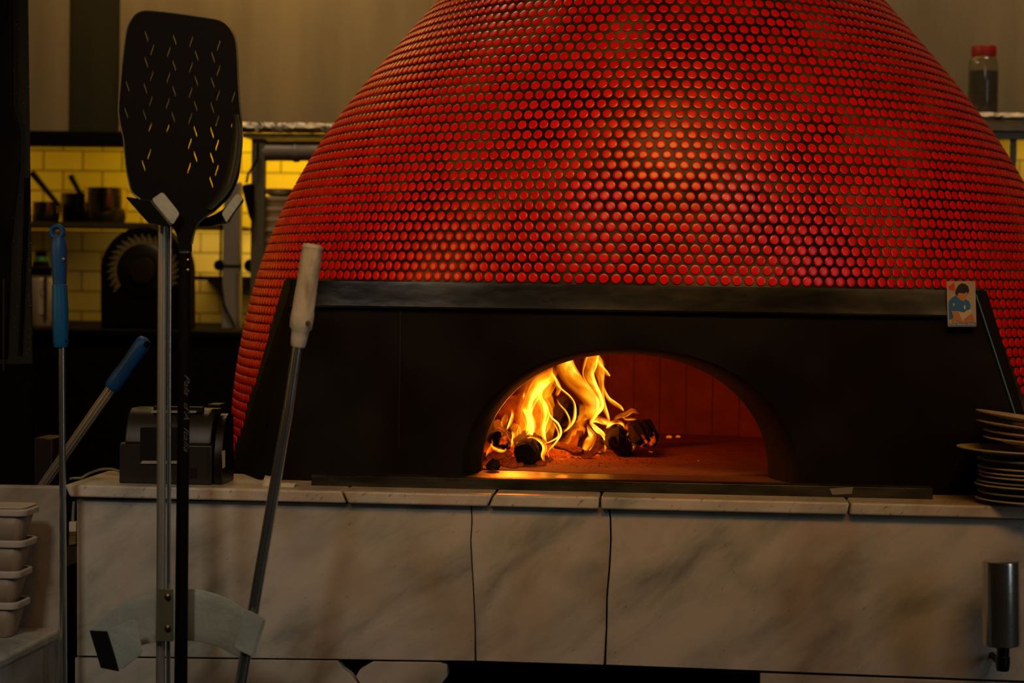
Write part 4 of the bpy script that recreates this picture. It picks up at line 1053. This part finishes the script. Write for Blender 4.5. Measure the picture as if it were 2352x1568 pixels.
build('hanging_tool', MB().prism(poly(rq([(555,425),(582,420),(584,450),(582,505),(574,505),(560,450)],.3),rY-.03),(0,.012,0)), BLKM, rk)
# yellow light strip fixture under the rack shelf
fx=build('strip_light', MB().box((at(640,316,rY+.2).x,rY+.2,at(650,321,rY+.2).z),(at(860,316,rY+.2).x,rY+.23,at(650,312,rY+.2).z)), emit('warm_tube',(1,.50,.05),.62)); tag(fx,'warm yellow strip light under the foil-topped rack','lamp')
fx.parent=None
# plate stack behind
sY=2.66
sc=at(632,700,sY); s_=mpp(sc)
zz0=bz+.0006; ztop=at(632,452,sY).z
n=13; hh=(ztop-zz0)/n
for i in range(n):
    r=(53+ (3 if i in (5,9) else 0) + random.uniform(-1.5,1.5))*s_; z=zz0+i*hh
    mb=MB().lathe([(0,0),(r*.72,0),(r*.78,hh*.2),(r*.98,hh*.55),(r,hh*.7),(r,hh*.93),(r*.96,hh*.96),(0,hh*.7)],(sc.x+random.uniform(-.003,.003),sY,z),(0,0,1),40)
    tag(build('stacked_plate',mb,PLATE),'one of the evenly stacked cream plates behind the left flank of the oven dome','plate','cream plates stacked behind the oven dome')
bw=thing('small_bowl', V((sc.x+.01,sY,ztop+.0006)), 'small shiny bowl on top of the plate stack behind the dome', 'bowl')
build('shell', MB().lathe([(0,0),(.028,0),(.05,.012),(.056,.024),(.053,.024),(.04,.01),(0,.005)],(sc.x+.01,sY,ztop+.0006),(0,0,1),32), POT, bw)

# slicer-like machine with toothed ring
mY=2.62
mc=thing('round_topped_machine', at(330,756,mY), 'black round-topped kitchen machine with toothed ring behind the silver post', 'kitchen machine')
o_=[(231,760)]+[(330-100*math.cos(math.radians(t)),622-102*math.sin(math.radians(t))) for t in range(0,181,6)]+[(430,760)]
build('housing', MB().prism([V((q.x,q.y,max(q.z,bz+.001))) for q in poly(o_,mY)],(0,.12,0)), BLKM, mc, bevel=.006)
cc=at(330,622,mY); s_=mpp(cc)
TOOTH=mat('tooth_brass',(.42,.32,.12),.5,.4)
tm_=MB()
for k in range(44):
    t=math.radians(-30+k*240/43)
    d=V((math.cos(t),0,math.sin(t))); e=V((-math.sin(t),0,math.cos(t))); 
    r1,r2=62*s_,(84 if k%2 else 78)*s_; sk=e*.012
    tm_.prism([cc+d*r1-e*.003+V((0,-.001,0)),cc+d*r1+e*.003+V((0,-.001,0)),cc+d*r2+e*.0012+sk+V((0,-.001,0)),cc+d*r2-e*.0012+sk+V((0,-.001,0))],(0,-.006,0))
build('toothed_ring', tm_, TOOTH, mc, smooth=False)
build('disc', MB().lathe([(62*s_,0),(62*s_,.006),(58*s_,.010),(32*s_,.012),(30*s_,.018),(24*s_,.020),(0,.020)],cc,(0,-1,0),48), mat('disc_dark',(.014,.011,.007),.4,.4), mc)
build('hub_ring', MB().lathe([(28*s_,0),(28.5*s_,.003),(24*s_,.004),(0,.004)],cc+V((0,-.0201,0)),(0,-1,0),32), mat('hub',(.03,.022,.01),.4,.4), mc)

# squeeze bottle at left
qY=2.7
bo=thing('spray_bottle', V((at(93,744,qY).x,qY,bz+.0006)), 'pale bottle with black lid and green band behind the left cabinet edge', 'bottle')
c=at(93,744,qY); s_=mpp(c); hz=lambda y: at(93,y,qY).z-(bz+.0006)
build('body', MB().lathe([(0,0),(25*s_,0),(27*s_,.004),(27*s_,hz(645)),(24*s_,hz(637)),(20*s_,hz(634)),(0,hz(634))],(c.x,qY,bz+.0006),(0,0,1),32), mat('pale_bottle',(.42,.32,.20),.4), bo)
build('lid', MB().lathe([(0,hz(633)),(26*s_,hz(633)),(27*s_,hz(615)),(20*s_,hz(611)),(17*s_,hz(600)),(0,hz(600))],(c.x,qY,bz+.0006),(0,0,1),32), BLKM, bo)
build('green_band', MB().lathe([(0,hz(599)),(17.5*s_,hz(599)),(14*s_,hz(590)),(0,hz(590))],(c.x,qY,bz+.0006),(0,0,1),32), GREEN, bo)
build('cap', MB().lathe([(0,hz(589)),(13.5*s_,hz(589)),(13*s_,hz(577)),(0,hz(576))],(c.x,qY,bz+.0006),(0,0,1),32), BLKM, bo)
yb_=qY-27*s_-.001
build('label_stripe', MB().prism(poly([(100,636),(108,636),(107,735),(100,735)],yb_+.001),(0,.006,0)), mat('stripe',(.05,.04,.02),.5), bo)
build('label_panel', MB().prism(poly([(86,650),(99,650),(99,722),(88,722)],yb_),(0,.006,0)), mat('label',(.55,.42,.28),.5), bo)
rg=MB()
for k in range(20):
    t=math.radians(100+k*160/19); t2=math.radians(100+(k+1)*160/19)
    rg.prism(poly([(101+9*math.cos(t),672-11*math.sin(t)),(101+9*math.cos(t2),672-11*math.sin(t2)),(101+7.6*math.cos(t2),672-9.6*math.sin(t2)),(101+7.6*math.cos(t),672-9.6*math.sin(t))],yb_-.001),(0,.0008,0))
build('round_logo', rg, mat('logo_ink',(.12,.07,.03),.5), bo, smooth=False)

# right background: shelf, foil, spice bottle
vY=2.5
vz=at(2300,277,vY).z
rs=thing('foil_shelf', at(2330,300,vY), 'steel shelf with foil-wrapped edge behind the right flank of the dome', 'shelf')
x0=at(2120,270,vY).x; x1=at(2600,270,vY).x
zA=at(2320,259,vY).z; zB=at(2320,278,vY).z
def fr2(z,y,amp=.003): return [V((x0+(x1-x0)*i/40,y+random.uniform(-amp,amp),z+random.uniform(-amp,amp)*.6)) for i in range(41)]
build('foil_edge', MB().grid([fr2(zB,vY,.001),fr2((zA+zB)/2,vY-.01,.006),fr2(zA,vY-.002,.002),fr2(zA,vY+.2,.0015),fr2(zA,vY+.35,.0015)]), FOIL, rs)
build('shelf_board', MB().box((x0,vY+.002,at(2320,301,vY).z),(x1,vY+.36,zB-.0008)), mat('tan_steel',(.30,.22,.12),.45,.5), rs, bevel=.002)
build('under_rail', MB().box((x0,vY+.02,at(2320,318,vY).z),(x1,vY+.05,at(2320,302,vY).z)), DPOST, rs)
lt=at(2326,318,vY+.03); lr=at(2338,318,vY+.03); build('leg', MB().box((lt.x,vY+.05,bz+.0008),(lr.x,vY+.08,lt.z)), DPOST, rs)
bY=vY+.14
bz2=zA+.003
c=at(2257,262,bY); s_=mpp(c); zz_=lambda y: max(.0,at(2257,y,bY).z-bz2)
bt=thing('spice_bottle', V((c.x,bY,bz2)), 'clear bottle of dark spice with red lid on the right back shelf', 'bottle')
GL=mat('clear_plastic',(.75,.66,.5),.12,0,.5,trans=.92)
build('jar', MB().lathe([(0,0),(33*s_,0),(34*s_,.003),(34*s_,zz_(150)),(32*s_,zz_(138)),(27*s_,zz_(132)),(27*s_,zz_(130)),(0,zz_(130))],(c.x,bY,bz2),(0,0,1),36), GL, bt)
build('contents', MB().lathe([(0,.001),(32.5*s_,.001),(33.2*s_,.004),(33.2*s_,zz_(164)),(0,zz_(163))],(c.x,bY,bz2),(0,0,1),36), mat('dark_spice',(.025,.018,.006),.7,col2=(.05,.035,.01),nscale=50), bt)
build('red_lid', MB().lathe([(0,zz_(129.8)),(28*s_,zz_(129.8)),(28.5*s_,zz_(126)),(28.5*s_,zz_(109)),(27*s_,zz_(106)),(0,zz_(106.5))],(c.x,bY,bz2),(0,0,1),36), RED, bt)

# ------------------------------------------------------------------ lights
def area(name, loc, tgt, col, P, sx, sy=None):
    l=bpy.data.lights.new(name,'AREA'); l.energy=P; l.color=col; l.shape='RECTANGLE'; l.size=sx; l.size_y=sy or sx
    o=bpy.data.objects.new(name,l); COL.objects.link(o); o.location=loc
    o.rotation_euler=(V(tgt)-V(loc)).to_track_quat('-Z','Y').to_euler(); return o
def point(name, loc, col, P, r=.02):
    l=bpy.data.lights.new(name,'POINT'); l.energy=P; l.color=col; l.shadow_soft_size=r
    o=bpy.data.objects.new(name,l); COL.objects.link(o); o.location=loc; return o
area('room_lamp', (1.7,-2.4,2.9), (.2,0,1.0), (1,.90,.76), 4.5, .45)
o=area('ceiling_lamp_over_oven', (.52,-2.2,3.55), (.35,.15,1.95), (1,.42,.04), 6.4, 1.9,1.2); o.data.spread=math.radians(40)
area('front_left_fill', (-1.0,-3.6,3.1), (-.8,0,.9), (1,.90,.74), 1.0, .4); o_=bpy.data.objects['front_left_fill']; o_.data.spread=math.radians(42)  # added fill from the front left, lifts the left marble
area('side_cool_fill', (3.3,-2.2,1.7), (.6,0,1.1), (.80,.93,1), 5.5, .7,1.5)  # added cool light for highlights on the metal; its source is unseen
o=area('left_room_lamp', (-2.7,-.95,2.05), (-.25,.6,1.6), (1,.50,.08), .55, .9,.9); o.data.spread=math.radians(30)
area('kitchen_lamp_left', (-1.4,2.95,2.9), (-1.3,3.2,1.6), (1,.62,.15), 4, .5,.2)
area('lower_wall_fill', (-1.15,3.35,1.55), (-1.1,3.69,1.25), (1,.58,.06), 1.6, .9,.05)  # no fixture here: added to brighten the lower tiles
area('tile_wall_fill_far_left', (-2.85,3.3,1.93), (-2.85,3.69,1.45), (1,.50,.02), 4.5, .9,.05)  # added wash out of view, for a warm reflection on the dome's left flank
area('tile_wall_fill_right', (2.0,3.3,1.93), (2.0,3.69,1.6), (1,.55,.01), 2.5, .8,.05)  # added to turn the tiles right of the dome yellow
area('kitchen_front_fill', (-.9,1.3,3.3), (-.75,2.7,1.6), (1,.74,.42), 11, .5,.3)  # extra fill put in for the plate stack and posts
area('kitchen_lamp_mid', (-.40,2.3,3.2), (-.40,3.1,2.6), (1,.60,.12), 3.6, .4,.3)
o=area('dome_flank_fill', (-1.7,2.1,3.0), (-.5,1.2,1.5), (1,.60,.05), .35, .6,.6); o.data.spread=math.radians(80)  # added above the view to tint the dome's left edge
area('kitchen_lamp_right', (1.6,2.1,3.3), (1.5,3.1,2.1), (1,.68,.34), 6, .5,.3)
area('undershelf_lamp', (-.62,3.3,1.93), (-.62,3.69,1.72), (1,.55,.006), 1.2, .4,.05)
area('tile_wall_lamp', (-1.15,3.3,1.93), (-1.2,3.69,1.5), (1,.55,.006), 4.2, .9,.05)
point('fire_light', W(500,300,.72), (1,.16,.008), 5, .03)
point('fire_light_low', W(1100,1150,1.0), (1,.16,.008), 2.4, .02)
wd=bpy.data.worlds.new('world'); S.world=wd; wd.use_nodes=True
wd.node_tree.nodes['Background'].inputs[0].default_value=(.9,.7,.4,1); wd.node_tree.nodes['Background'].inputs[1].default_value=.0015
